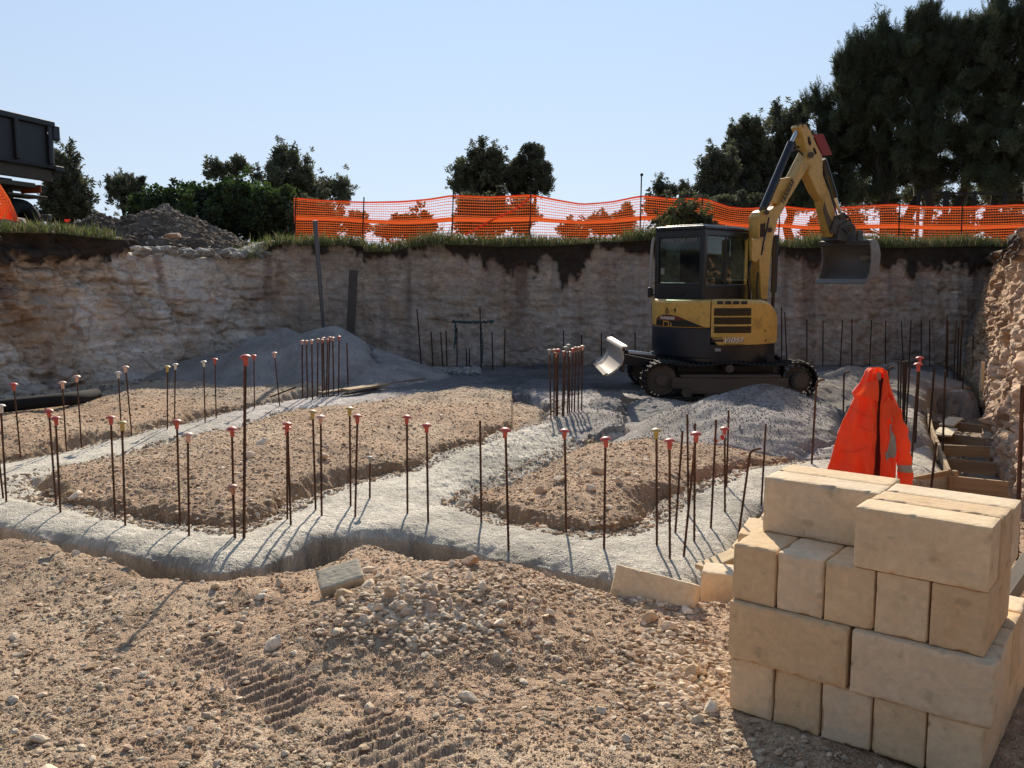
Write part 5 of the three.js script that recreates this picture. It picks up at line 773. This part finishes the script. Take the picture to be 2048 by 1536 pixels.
// ------------------------------------------------------------------ orange mesh fence along the rim
const mNet = new THREE.MeshPhysicalMaterial({ color: rgb(0.95, 0.17, 0.035), roughness: 0.9, side: THREE.DoubleSide, transmission: 0.45, thickness: 0 });
function netGeo(top, bottom, rowsN, pitch, o = {}) {                // top, bottom: lists of world points along the fence; ribbons between them
  const cT = new THREE.CatmullRomCurve3(top, false, 'catmullrom', 0.2), cB = new THREE.CatmullRomCurve3(bottom, false, 'catmullrom', 0.2), L = cT.getLength(), nx = Math.round(L / 0.16), pos = [], idx = [], T = cT.getSpacedPoints(nx), Bt = cB.getSpacedPoints(nx);
  const at = (s, q) => { const f = clamp(s) * nx, i = Math.min(nx - 1, Math.floor(f)), t = f - i, a = T[i].clone().lerp(T[i + 1], t), b = Bt[i].clone().lerp(Bt[i + 1], t), w = V3(0, 0, 0.05 * Math.sin(s * L * 2.1) * q * (1 - q) * 4 + 0.04 * (fbm(s * L * 1.3, q * 2, 2, 802) - 0.5)); const p = a.lerp(b, q + 0.035 * (fbm(s * L * 0.9, q * 3, 3, 801) - 0.5) * Math.sin(q * Math.PI)); return p.add(w); };
  const ribbon = (f, n) => { const k0 = pos.length / 3; for (let i = 0; i <= n; i++) { const [a, b] = f(i / n); pos.push(a.x, a.y, a.z, b.x, b.y, b.z); if (i < n) { const k = k0 + 2 * i; idx.push(k, k + 1, k + 2, k + 1, k + 3, k + 2); } } };
  const H = T[0].distanceTo(Bt[0]);
  for (let r = 0; r <= rowsN; r++) { const w = r === 0 ? (o.topBand ?? 0.022) : (o.rowW ?? 0.014); ribbon((s) => { const p = at(s, r / rowsN), d = at(s, r / rowsN + 0.02).sub(p).normalize().multiplyScalar(w * 0.5 * (0.8 + 0.4 * vn(s * 200, r, 803))); return [p.clone().sub(d), p.clone().add(d)]; }, nx); }
  const nv = Math.round(L / pitch); for (let k = 0; k <= nv; k++) { const s = k / nv; ribbon((q) => { const p = at(s, q), d = at(s + 0.002, q).sub(p).normalize().multiplyScalar((o.colW ?? 0.005) * 0.5); return [p.clone().sub(d), p.clone().add(d)]; }, 10); }
  for (const [q0, q1] of o.bands ?? []) ribbon((s) => [at(s, q0), at(s, q1)], nx);
  const g = new THREE.BufferGeometry(); g.setAttribute('position', new THREE.Float32BufferAttribute(pos, 3)); g.setIndex(idx); g.computeVertexNormals(); return g;
}
{
  reseed(71);
  const z0 = -19.4, T = [[588, 396], [650, 401], [728, 404], [800, 403], [860, 398], [905, 391], [985, 394], [1062, 390], [1110, 399], [1165, 408], [1225, 403], [1283, 392], [1345, 398], [1405, 397], [1460, 414], [1500, 417], [1560, 412], [1620, 418], [1700, 414], [1785, 409], [1840, 413], [1910, 414], [1980, 412], [2050, 409], [2140, 410]];
  const Bm = [[590, 478], [650, 477], [728, 482], [800, 487], [905, 489], [1062, 487], [1165, 484], [1283, 482], [1405, 480], [1500, 488], [1620, 494], [1785, 498], [1910, 498], [2050, 496], [2140, 496]];
  const wv = (u) => z0 + 0.12 * Math.sin(u * 0.013) - (u > 1600 ? -0.5 * ss(1600, 2050, u) : 0), top = T.map(([u, v]) => D(u, v, wv(u))), bot = Bm.map(([u, v]) => D(u, v, wv(u)));
  const f = thing('safety_fence', 'long orange plastic mesh fence along the rim behind the rear rock face', 'fence');
  part('net', netGeo(top, bot, 17, 0.048, { bands: [[0.44, 0.53], [-0.012, 0.03]] }), mNet, f);
  for (const [u, v] of [[592, 392], [728, 394], [907, 372], [1062, 386], [1283, 350], [1405, 392], [1560, 406], [1800, 404], [1925, 408]]) part('post', bar(D(u - 4, 510, wv(u) + 0.04), D(u, v, wv(u) + 0.04), 0.014, 8), mRustDark, f);
  const p = D(1283, 350, z0); part('post_cap', new THREE.SphereGeometry(0.035, 10, 8).translate(p.x, p.y, p.z + 0.04), mRustDark, f);
  part('loose_tape', tube([D(930, 470, z0 + 0.08), D(985, 440, z0 + 0.1), D(1035, 415, z0 + 0.08), D(1062, 392, z0 + 0.08)], 0.022, 20, 5), mNet, f);
  const zl = -13.2, g = thing('safety_fence', 'orange mesh fence end sloping down at the left edge below the truck', 'fence');
  part('net', netGeo([D(-60, 300, zl), D(-20, 345, zl), D(2, 376, zl), D(20, 405, zl), D(36, 440, zl)], [D(-62, 446, zl), D(-24, 444, zl), D(0, 443, zl), D(20, 442, zl), D(38, 442, zl)], 9, 0.06, { rowW: 0.036, colW: 0.032, topBand: 0.05 }), mNet, g);
  part('post', bar(D(-20, 450, zl - 0.03), D(-22, 335, zl - 0.03), 0.014, 8), mRustDark, g);
}

// ------------------------------------------------------------------ plants
const leafMat = (c, t = 0.35) => new THREE.MeshPhysicalMaterial({ color: rgb(...c), roughness: 0.95, side: THREE.DoubleSide, transmission: t, thickness: 0 });
function sprig(n, len, w, spread, seed) {                           // a twig with n narrow leaves
  reseed(seed); const pos = [], idx = [];
  for (let k = 0; k < n; k++) {
    const q = k / n, b = V3(gauss() * 0.05, q * len * 1.4 - len * 0.7, gauss() * 0.05), a = rr(0, 6.28), d = V3(Math.cos(a) * spread, rr(0.2, 1), Math.sin(a) * spread).normalize(), s = V3().crossVectors(d, V3(rr(-1, 1), rr(-1, 1), rr(-1, 1))).normalize().multiplyScalar(w), L = len * rr(0.7, 1.2), m = b.clone().addScaledVector(d, L * 0.5), e = b.clone().addScaledVector(d, L), i = pos.length / 3;
    for (const p of [b, m.clone().add(s), e, m.clone().sub(s)]) pos.push(p.x, p.y, p.z); idx.push(i, i + 1, i + 2, i, i + 2, i + 3);
  }
  const g = new THREE.BufferGeometry(); g.setAttribute('position', new THREE.Float32BufferAttribute(pos, 3)); g.setIndex(idx); g.computeVertexNormals(); return g;
}
const oliveSprig = sprig(16, 0.11, 0.02, 1.1, 811), pineSprig = sprig(20, 0.2, 0.012, 0.8, 812), bushSprig = sprig(14, 0.10, 0.034, 1.2, 813);
const mOlive = leafMat([0.12, 0.128, 0.075]), mPine = leafMat([0.072, 0.09, 0.042]), mBush = leafMat([0.055, 0.092, 0.022], 0.35), mBark = mat([0.07, 0.055, 0.045], 0.95, { bumpMap: grainBump, bumpScale: 0.02 });
function limb(a, b, r0, r1, seed, n = 5) {                          // tapered, slightly crooked limb
  const pts = []; for (let k = 0; k <= n; k++) { const t = k / n, p = a.clone().lerp(b, t); if (k && k < n) p.add(V3(hash(seed, k, 1) - 0.5, 0, hash(seed, k, 2) - 0.5).multiplyScalar(a.distanceTo(b) * 0.13)); pts.push(p); }
  const c = new THREE.CatmullRomCurve3(pts), N = 10, K = 7, fr = c.computeFrenetFrames(N);
  return gridMesh(K + 1, N + 1, (i, j) => { const t = j / N, p = c.getPointAt(t), r = mix(r0, r1, t), q = (i / K) * 6.2832; const v = p.addScaledVector(fr.normals[j], Math.cos(q) * r).addScaledVector(fr.binormals[j], Math.sin(q) * r); return [v.x, v.y, v.z, i / K, t * 3]; });
}
// a tree whose crown is drawn by lumps given in photo pixels: [u, v, half width, half height]
function tree(name, label, category, z, lumps, o, group) {
  reseed(o.seed); const W = (px) => (px / F) * -z, cx = lumps.reduce((s, l) => s + l[0], 0) / lumps.length, foot = D(o.trunk ?? cx, 470, z), base = V3(foot.x, 2.3, z), t = thing(name, label, category, base, 0, group), L = lumps.map(([u, v, w, h]) => ({ c: D(u, v, z + gauss() * 0.3).sub(base), w: W(w), h: W(h) }));
  const tr = []; const bole = V3(0, L[0].c.y * 0.35, 0).add(V3(rr(-0.1, 0.1), 0, rr(-0.1, 0.1)));
  tr.push(limb(V3(0, -0.3, 0), bole, o.r ?? 0.16, (o.r ?? 0.16) * 0.75, o.seed)); L.forEach((l, k) => { tr.push(limb(bole, l.c.clone().add(V3(0, l.h * 0.4, 0)), (o.r ?? 0.16) * 0.55, 0.015, o.seed + k + 1)); for (let q = 0; q < 4; q++) tr.push(limb(l.c.clone().lerp(bole, rr(0.15, 0.5)), l.c.clone().add(V3(gauss() * l.w * 0.8, gauss() * l.h * 0.7, gauss() * l.w * 0.6)), 0.035, 0.008, o.seed + k * 9 + q)); });
  part('trunk', merge(tr), mBark, t);
  const list = []; const tot = L.reduce((s, l) => s + l.w * l.h, 0);
  for (const l of L) {
    const n = Math.round(((l.w * l.h) / tot) * o.n), nc = Math.max(7, Math.round(n / (o.per ?? 26)));
    for (let k = 0; k < nc; k++) {
      const spike = rnd() < (o.spike ?? 0.05), d = V3(gauss(), spike ? Math.abs(gauss()) + 0.3 : gauss(), gauss()).normalize(), q = spike ? rr(0.95, 1.32) : Math.pow(rnd(), 0.42) * rr(0.8, 1.15), c = V3(d.x * l.w * q, d.y * l.h * q, d.z * l.w * 0.8 * q).add(l.c), tw = spike ? rr(0.35, 0.7) : rr(0.6, 1.3), tall = spike ? 3.2 : rnd() < (o.tall ?? 0.25) ? 2.1 : 1, bright = rr(0.5, 1.6);
      for (let m = 0; m < n / nc; m++) {
        const p = c.clone().add(V3(gauss() * (o.clump ?? 0.21) * tw, gauss() * (o.clump ?? 0.24) * tw * tall, gauss() * (o.clump ?? 0.24) * tw)), s = (o.size ?? 1) * rr(0.7, 1.4), b = bright * rr(0.75, 1.25);
        list.push([new THREE.Matrix4().compose(p, new THREE.Quaternion().setFromEuler(new THREE.Euler(gauss() * 0.8, rr(0, 6.28), gauss() * 0.8)), V3(s, s, s)), rgb(b, b * rr(0.94, 1.08), b * rr(0.85, 1.1))]);
      }
    }
  }
  if (o.shoots) for (const l of L) for (let k = 0; k < o.shoots; k++) {   // upright young shoots that fray the outline
    const a = rr(0, 6.28), e = rr(-0.1, 1.45), b = V3(Math.cos(a) * Math.cos(e) * l.w, Math.sin(e) * l.h, Math.sin(a) * Math.cos(e) * l.w * 0.8).multiplyScalar(rr(0.86, 1.08)).add(l.c), hgt = rr(0.2, 0.5), dx = Math.cos(a) * rr(0, 0.25), bright = rr(0.7, 1.3);
    for (let q = 0; q < 13; q++) { const t = q / 12, w = (1 - t) * 0.11 + 0.01, p = b.clone().add(V3(dx * t + gauss() * w, t * hgt, gauss() * w)), s = (1 - t * 0.55) * rr(0.35, 0.6); list.push([new THREE.Matrix4().compose(p, new THREE.Quaternion().setFromEuler(new THREE.Euler(gauss() * 0.35, rr(0, 6.28), gauss() * 0.35)), V3(s, s * 1.2, s)), rgb(bright, bright, bright)]); }
  }
  instances('crown', o.leaf ?? oliveSprig, o.mat ?? mOlive, list, t);
  return t;
}
const OL = 'olive trees beyond the fence';
tree('olive_tree', 'dark dense olive tree right beside the dump truck', 'tree', -21, [[128, 385, 38, 42], [130, 350, 24, 26], [112, 410, 30, 26], [150, 405, 24, 26]], { n: 2160, seed: 901, size: 0.9 });
tree('olive_tree', 'small grey green olive tree behind the dirt mound', 'tree', -30, [[248, 385, 32, 26], [240, 370, 22, 16], [268, 378, 20, 18]], { n: 792, seed: 902, r: 0.12 });
tree('olive_tree', 'thin sparse tree top sticking up behind the green bush', 'tree', -28, [[440, 338, 22, 12], [478, 330, 16, 16], [455, 350, 34, 14], [510, 352, 14, 8]], { n: 302, seed: 903, per: 14, clump: 0.16, r: 0.09 });
tree('olive_tree', 'tall narrow olive tree at the right end of the green bush', 'tree', -27, [[560, 328, 18, 20], [556, 355, 22, 24], [562, 378, 26, 16]], { n: 648, seed: 904, r: 0.1 });
tree('olive_tree', 'round olive tree left of the orange fence end', 'tree', -27, [[606, 345, 24, 24], [602, 370, 30, 24], [620, 382, 28, 18]], { n: 828, seed: 905, r: 0.12 });
tree('olive_tree', 'little olive tree peeping over the left end of the fence', 'tree', -29, [[684, 380, 16, 18], [655, 388, 18, 12]], { n: 302, seed: 906, r: 0.09 });
tree('olive_tree', 'left and larger of the two olive trees over the fence middle', 'tree', -29, [[950, 340, 46, 30], [985, 322, 28, 24], [928, 362, 24, 32], [975, 374, 46, 24], [1005, 350, 26, 28], [958, 316, 18, 18]], { n: 1900, seed: 907, trunk: 975, clump: 0.2 });
tree('olive_tree', 'right and narrower of the two olive trees over the fence middle', 'tree', -29.5, [[1058, 338, 34, 28], [1068, 312, 20, 20], [1042, 364, 30, 28], [1080, 355, 20, 30], [1030, 345, 16, 20]], { n: 1350, seed: 908, trunk: 1055, clump: 0.2 });
tree('olive_tree', 'low distant olive trees showing behind the fence left of the boom', 'tree', -40, [[1335, 382, 30, 12], [1318, 376, 12, 10], [1362, 378, 16, 12]], { n: 432, seed: 909, r: 0.1 });
tree('olive_tree', 'silvery olive tree left of the excavator boom', 'tree', -30, [[1425, 360, 32, 40], [1405, 390, 22, 24], [1445, 335, 26, 26], [1430, 405, 34, 20]], { n: 1656, seed: 910, size: 1.05 });
tree('olive_tree', 'taller olive tree directly behind the excavator boom', 'tree', -32, [[1490, 300, 42, 44], [1468, 345, 38, 40], [1515, 345, 40, 48], [1500, 262, 26, 24], [1480, 395, 50, 30], [1545, 395, 34, 30]], { n: 3312, seed: 911, size: 1.1, r: 0.2 });
tree('olive_tree', 'bushy dark tree between the boom and the pines', 'tree', -33, [[1570, 270, 44, 44], [1555, 330, 46, 46], [1600, 320, 46, 54], [1580, 385, 50, 34], [1590, 232, 26, 20]], { n: 3600, seed: 912, size: 1.1, r: 0.2 });
const pine = (label, z, lumps, o) => tree('pine_tree', label, 'tree', z, lumps, { leaf: pineSprig, mat: mPine, clump: 0.23, per: 46, r: 0.17, tall: 0.12, spike: 0.06, size: 0.8, shoots: 16, ...o, n: o.n * 0.78 });
pine('lower pine filling the gap at the left of the pine group', -31, [[1650, 250, 44, 54], [1640, 320, 54, 54], [1690, 290, 46, 60], [1665, 365, 60, 30], [1635, 215, 22, 18], [1620, 390, 60, 18], [1690, 392, 50, 16]], { n: 5200, seed: 913 });
pine('leftmost tall pine leaning out over the arm of the excavator', -30, [[1735, 120, 44, 50], [1700, 150, 30, 40], [1775, 115, 40, 44], [1810, 135, 34, 50], [1712, 105, 20, 16], [1760, 190, 60, 70], [1730, 250, 64, 60], [1770, 90, 30, 36], [1690, 200, 24, 30], [1750, 320, 66, 44], [1795, 140, 40, 50], [1680, 140, 12, 14], [1780, 372, 50, 18]], { n: 9500, seed: 914, trunk: 1770 });
pine('middle pine with a feathery pointed top', -29, [[1850, 110, 46, 60], [1845, 60, 20, 30], [1895, 85, 30, 36], [1925, 110, 40, 44], [1815, 110, 30, 30], [1870, 200, 70, 80], [1830, 270, 66, 60], [1880, 310, 70, 50], [1880, 130, 44, 50], [1905, 90, 36, 40], [1862, 40, 14, 24], [1860, 365, 40, 22]], { n: 10500, seed: 915, trunk: 1850 });
pine('rightmost and highest pine, cut by the picture edge', -28, [[1985, 90, 60, 50], [2020, 40, 40, 40], [1955, 80, 30, 30], [1995, 40, 16, 24], [1960, 190, 66, 80], [2030, 180, 60, 90], [1990, 280, 76, 60], [1955, 110, 40, 44], [2060, 110, 60, 80], [2010, -15, 22, 24], [2050, 320, 60, 40], [1925, 260, 50, 60], [2000, 362, 50, 24], [1940, 352, 36, 22]], { n: 12000, seed: 916, trunk: 1990 });
pine('pine standing outside the right end of the fence', -29, [[2120, 90, 70, 80], [2110, 200, 70, 90], [2140, 300, 80, 70]], { n: 5000, seed: 917, trunk: 2120 });
for (const [u, z, l] of [[1812, -31.5, 'bare dark trunk under the pines, left one'], [1912, -31, 'bare dark trunk under the pines, middle one'], [2046, -31.5, 'bare dark trunk under the pines at the right edge']]) { const f = D(u, 440, z); solo('tree_trunk', limb(V3(f.x, 2.2, z), V3(f.x + 0.25, 6.2, z), 0.19, 0.13, u), mBark, l, 'tree trunk'); }
{                                                                   // bush and low scrub
  const sc = (label, z, lumps, o) => tree('shrub', label, 'shrub', z, lumps, { leaf: bushSprig, mat: mBush, clump: 0.16, r: 0.03, ...o });
  sc('wide green bush behind the dirt mound, left of the fence', -22, [[375, 424, 60, 26], [440, 414, 60, 30], [500, 418, 60, 30], [555, 434, 40, 32], [330, 430, 50, 20], [430, 445, 90, 26], [530, 450, 60, 26], [295, 420, 30, 16], [470, 392, 40, 10]], { n: 9000, seed: 921, per: 34, clump: 0.19, size: 1.1 });
  sc('scrub seen through the fence at its left end', -21.5, [[650, 445, 40, 18], [712, 448, 18, 14], [610, 440, 20, 26]], { n: 1500, seed: 922, mat: mOlive });
  sc('low scrub seen through the fence left of the olive trees', -21.5, [[815, 454, 28, 12], [848, 456, 18, 8], [775, 462, 16, 6]], { n: 420, seed: 923, mat: mOlive });
  sc('tall dark scrub seen through the fence under the two olive trees', -24, [[985, 430, 60, 26], [950, 435, 30, 28], [1040, 434, 30, 24]], { n: 2600, seed: 924, mat: mOlive });
  sc('small scrub seen through the fence right of the olive trees', -21.5, [[1150, 460, 22, 8], [1205, 450, 20, 14], [1245, 444, 22, 18]], { n: 420, seed: 925, mat: mOlive });
  sc('brownish weeds in front of the fence left of the cab', -18.7, [[1360, 440, 22, 20], [1375, 425, 14, 14], [1340, 452, 26, 12], [1410, 446, 26, 16]], { n: 420, seed: 926, mat: leafMat([0.12, 0.12, 0.05]), per: 14, size: 0.6 });
  sc('dark scrub seen through the fence left of the boom', -24, [[1350, 425, 50, 24], [1430, 430, 60, 26], [1500, 430, 40, 26]], { n: 2200, seed: 927, mat: mOlive });
  tree('shrub', 'dark thicket far behind the pines closing the view under their crowns', 'shrub', -37, [[1620, 392, 40, 22], [1700, 385, 50, 20], [1765, 400, 30, 16], [1850, 388, 46, 24], [1930, 398, 30, 18], [2000, 385, 40, 24], [2060, 392, 40, 24]], { n: 3600, seed: 929, r: 0.03, leaf: bushSprig, mat: mOlive, clump: 0.3 });
  sc('dry scrub under the pines seen through the fence', -25, [[1640, 458, 36, 14], [1715, 452, 22, 22], [1800, 452, 30, 22], [1910, 458, 36, 18], [2010, 452, 40, 24]], { n: 1200, seed: 928, mat: leafMat([0.11, 0.10, 0.06]) });
}
{                                                                   // grass along the rim
  reseed(95);
  const blade = new THREE.BufferGeometry(); blade.setAttribute('position', new THREE.Float32BufferAttribute([-0.006, 0, 0, 0.006, 0, 0, -0.005, 0.5, 0.07, 0.005, 0.5, 0.07, 0, 1, 0.26], 3)); blade.setIndex([0, 1, 2, 1, 3, 2, 2, 3, 4]); blade.computeVertexNormals();
  const w = wallPath(MAIN, 0.05), l = [];
  for (let k = 0; k < 42000; k++) {
    const i = Math.floor(rnd() * w.n), p = w.p[i], t = w.at(i), u = pxOf(p.x, p.z); if (p.z > -6 || u < -200 || u > 2400) continue;
    const s = (i / w.n) * w.L, dens = fbm(s * 1.1, 2, 3, 951), off = rnd() < 0.45 ? rr(-0.05, 0.22) : rr(0.0, 1.5), left = p.x < 0 && u < 560;
    if (left && u > 250 && (u < 500 || rnd() < 0.6)) continue; if (rnd() > 0.35 + dens) continue;
    const x = p.x + t.z * off * 1 + gauss() * 0.04, z = p.z - t.x * off + gauss() * 0.04, h = rr(0.07, 0.24) * (0.35 + 1.3 * dens) * (left ? 0.7 : 1) * (rnd() < 0.06 ? 1.7 : 1), g = rr(0.6, 1.3), dry = rnd() < 0.35;
    l.push([new THREE.Matrix4().compose(V3(x, topOf(p.x, p.z) + (off < 0.1 ? -0.03 : 0.02), z), new THREE.Quaternion().setFromEuler(new THREE.Euler(gauss() * 0.5, rr(0, 6.28), gauss() * 0.5)), V3(rr(0.8, 1.7), h, h * rr(0.6, 2))), dry ? rgb(0.30 * g, 0.25 * g, 0.12 * g) : rgb(0.13 * g, 0.17 * g, 0.045 * g)]);
  }
  instances('grass', blade, leafMat([1, 1, 1], 0.4), l, scene, 'uneven green and dry grass growing along the rim of the pit', 'grass');
  const fl = [[135, 446], [150, 462], [316, 425], [540, 446], [700, 448]].map(([u, v], k) => { const z = u < 200 ? -14.6 : -19; const p = D(u, v, z); return [new THREE.Matrix4().compose(p, new THREE.Quaternion(), V3(0.05, 0.035, 0.05)), rgb(0.75, 0.03, 0.02)]; });
  const t = thing('poppy', 'red poppy among the grass at the left rim', 'flower', fl[0][0] && V3().setFromMatrixPosition(fl[0][0])); part('bloom', new THREE.LatheGeometry([[0, 0], [0.03, 0.01], [0.045, 0.035], [0.04, 0.06]].map(([x, y]) => new THREE.Vector2(x, y)), 10), new THREE.MeshPhysicalMaterial({ color: rgb(0.8, 0.04, 0.02), side: THREE.DoubleSide, transmission: 0.3, roughness: 0.9, thickness: 0 }), t); part('stem', bar(V3(0, 0, 0), V3(0.01, -0.35, 0), 0.004, 5), mBush, t);
}

// ------------------------------------------------------------------ on the field: spoil mound, boulders, truck, iron fence
{
  const mp = D(335, 470, -19.3), topBase = (x, z) => 2.22 + 0.05 * fbm(x, z, 2, 3);
  const mound = heap('dirt_mound', 'brown stony dirt mound on the rim in front of the green bush', 'dirt mound', mp.x, mp.z, 2.1, 0.95, { seed: 43, squash: 0.62, base: topBase, rough: 0.11, lump: 0.24, lumps: [[-1.5, 0.1, 1.4, 0.82], [1.1, 0.2, 1.3, 0.42], [-0.7, 0.5, 1.3, 0.6]], colour: [0.20, 0.14, 0.095], colour2: [0.32, 0.24, 0.175] });
  reseed(97); const l = []; const mpos = mound.geometry.attributes.position; for (let k = 0; k < 2600; k++) { const i = Math.floor(rnd() * mpos.count), y = mpos.getY(i), g = rr(0.2, 0.75), s = 0.018 * Math.pow(1 - rnd() * 0.98, -0.4); if (y < 2.2) continue; l.push([place(mpos.getX(i) + rr(-0.04, 0.04), y, mpos.getZ(i) + rr(-0.04, 0.04), Math.min(s, 0.1), 2), rgb(g, g * 0.86, g * 0.7)]); }
  instances('rubble', pebbles[1], mStone, l, scene, 'broken stones lying on the dirt mound at the rim', 'rubble');
  const b = D(22, 456, -13.4), m1 = solo('boulder', rockGeo(71, 3, 0.42, 0.17, 0.3, 0.4), mat([0.30, 0.235, 0.19], 0.95, { map: grain, bumpMap: grainBump, bumpScale: 0.01 }), 'flat brown boulder on the rim at the left edge under the fence', 'boulder'); m1.position.copy(b);
  const c = D(347, 470, -16.9), m2 = solo('boulder', rockGeo(73, 2, 0.21, 0.075, 0.15, 0.4), mat([0.42, 0.29, 0.22], 0.95, { map: grain }), 'pinkish flat rock at the foot of the dirt mound', 'boulder'); m2.position.copy(c);
  reseed(99); const s = []; for (let k = 0; k < 260; k++) { const u = rr(270, 560), p = D(u, rr(482, 505), mix(-14.9, -17.5, (u - 270) / 290) - rr(0, 0.8)), g = rr(0.35, 0.75); s.push([place(p.x, 2.10 + rr(-0.03, 0.1), p.z, rr(0.03, 0.14), 1), rgb(g, g * 0.9, g * 0.78)]); }
  instances('rubble', pebbles[0], mStone, s, scene, 'pale broken rock lying on the low part of the left rim', 'rubble');
}
{                                                                   // dump truck, seen from its rear corner
  const z = -19, corner = D(108, 335, z), dir = V3(-0.23, 0, 0.973), side = V3(0.973, 0, 0.23).multiplyScalar(-1), t = thing('dump_truck', 'dark tipper truck standing on the rim at the left edge', 'truck', V3(corner.x, 2.32, z));
  const bs = new THREE.Matrix4().makeBasis(dir, V3(0, 1, 0), V3().crossVectors(dir, V3(0, 1, 0))), bx = (l, h, w, a, y, s, r = 0.02) => rbox(l, h, w, r, 1).applyMatrix4(bs).translate(dir.x * a + side.x * s, y, dir.z * a + side.z * s);
  const y0 = corner.y - 2.32, H = D(108, 250, z).y - corner.y, mT = mat([0.02, 0.021, 0.026], 0.55), mC = mat([0.10, 0.08, 0.06], 0.9), mTy = mat([0.02, 0.02, 0.02], 0.9), Lb = 4.8;
  const bed = part('tipper_body', merge([bx(Lb, H, 0.07, Lb / 2, y0 + H / 2, 0), bx(Lb, H, 0.07, Lb / 2, y0 + H / 2, 2.3), bx(0.07, H * 0.97, 2.3, 0.02, y0 + H / 2, 1.15), bx(0.07, H, 2.3, Lb, y0 + H / 2, 1.15), bx(Lb, 0.08, 2.36, Lb / 2, y0, 1.15)]), mT, t);
  for (let k = 0; k < 6; k++) part('rib', bx(0.12, H * 0.9, 0.07, 0.15 + k * 0.9, y0 + H / 2, -0.06), mT, bed);
  part('top_rail', bx(Lb, 0.12, 0.14, Lb / 2, y0 + H, -0.03), mT, bed); part('tailgate_hinge', merge([bx(0.2, 0.30, 0.12, -0.05, y0 + H - 0.16, -0.02), bx(0.26, 0.12, 2.4, -0.12, y0 - 0.02, 1.15)]), mT, bed); part('reflector', bx(0.05, 0.05, 0.02, 0.2, y0 + H - 0.2, -0.075), mat([0.8, 0.8, 0.75], 0.4), bed);
  part('chassis', merge([bx(Lb, 0.24, 0.1, Lb / 2, y0 - 0.18, 0.1), bx(Lb, 0.2, 0.12, Lb / 2, y0 - 0.4, 0.75), bx(Lb, 0.2, 0.12, Lb / 2, y0 - 0.4, 1.55), bx(1.0, 0.1, 0.5, 1.1, y0 - 0.44, 0.2), bx(0.12, 0.6, 0.12, 0.7, y0 - 0.7, 0.6), bx(Lb - 0.5, 0.5, 1.0, Lb / 2 + 0.25, y0 - 0.52, 1.1)]), mC, t); part('fuel_tank', bx(1.2, 0.55, 0.6, 2.6, y0 - 0.8, 1.1), mTy, t);
  part('rear_panel', bx(0.05, 0.17, 0.5, 0.35, y0 - 0.48, 0.3), mat([0.42, 0.09, 0.03], 0.7), t); part('underrun_bar', bx(0.1, 0.12, 1.9, 0.25, y0 - 1.06, 0.9), mat([0.16, 0.14, 0.12], 0.7), t);
  for (const a of [0.75, 1.95, 3.1]) { const wq = new THREE.Group(); wq.name = 'wheel'; t.add(wq); const o = V3(dir.x * a + side.x * 0.3, 0.48, dir.z * a + side.z * 0.3), q = new THREE.Matrix4().makeBasis(dir, side.clone(), V3(0, 1, 0)); part('tyre', new THREE.TorusGeometry(0.36, 0.16, 12, 30).scale(1, 1, 1.4).applyMatrix4(bs).translate(o.x, o.y, o.z), mTy, wq); part('rim', cyl(0.27, 0.2, 20).applyMatrix4(q).translate(o.x, o.y, o.z), mC, wq); part('mudguard', bx(1.05, 0.05, 0.5, a, 1.05, 0.25), mC, t); }
}
{                                                                   // iron fence under the pines
  const z = -26.5, t = thing('iron_fence', 'dark iron rail fence under the pines behind the orange mesh', 'fence', D(1900, 440, z).setY(2.3)), o = t.position, a = D(1835, 384, z), b = D(2110, 392, z), m = mat([0.02, 0.018, 0.017], 0.7);
  part('rail', beam(a.clone().sub(o), b.clone().sub(o), 0.05, 0.05), m, t); part('rail', beam(D(1835, 440, z).sub(o), D(2110, 444, z).sub(o), 0.05, 0.05), m, t);
  for (const u of [1838, 1893, 1950, 2010, 2070]) { const q = D(u, 386, z).sub(o); part('post', beam(V3(q.x, -0.1, q.z), V3(q.x, q.y + 0.05, q.z), u === 1893 ? 0.16 : 0.08, 0.08, V3(0, 0, 1)), m, t); }
}

camera.far = 3000; camera.updateProjectionMatrix();
renderer.render(scene, camera);
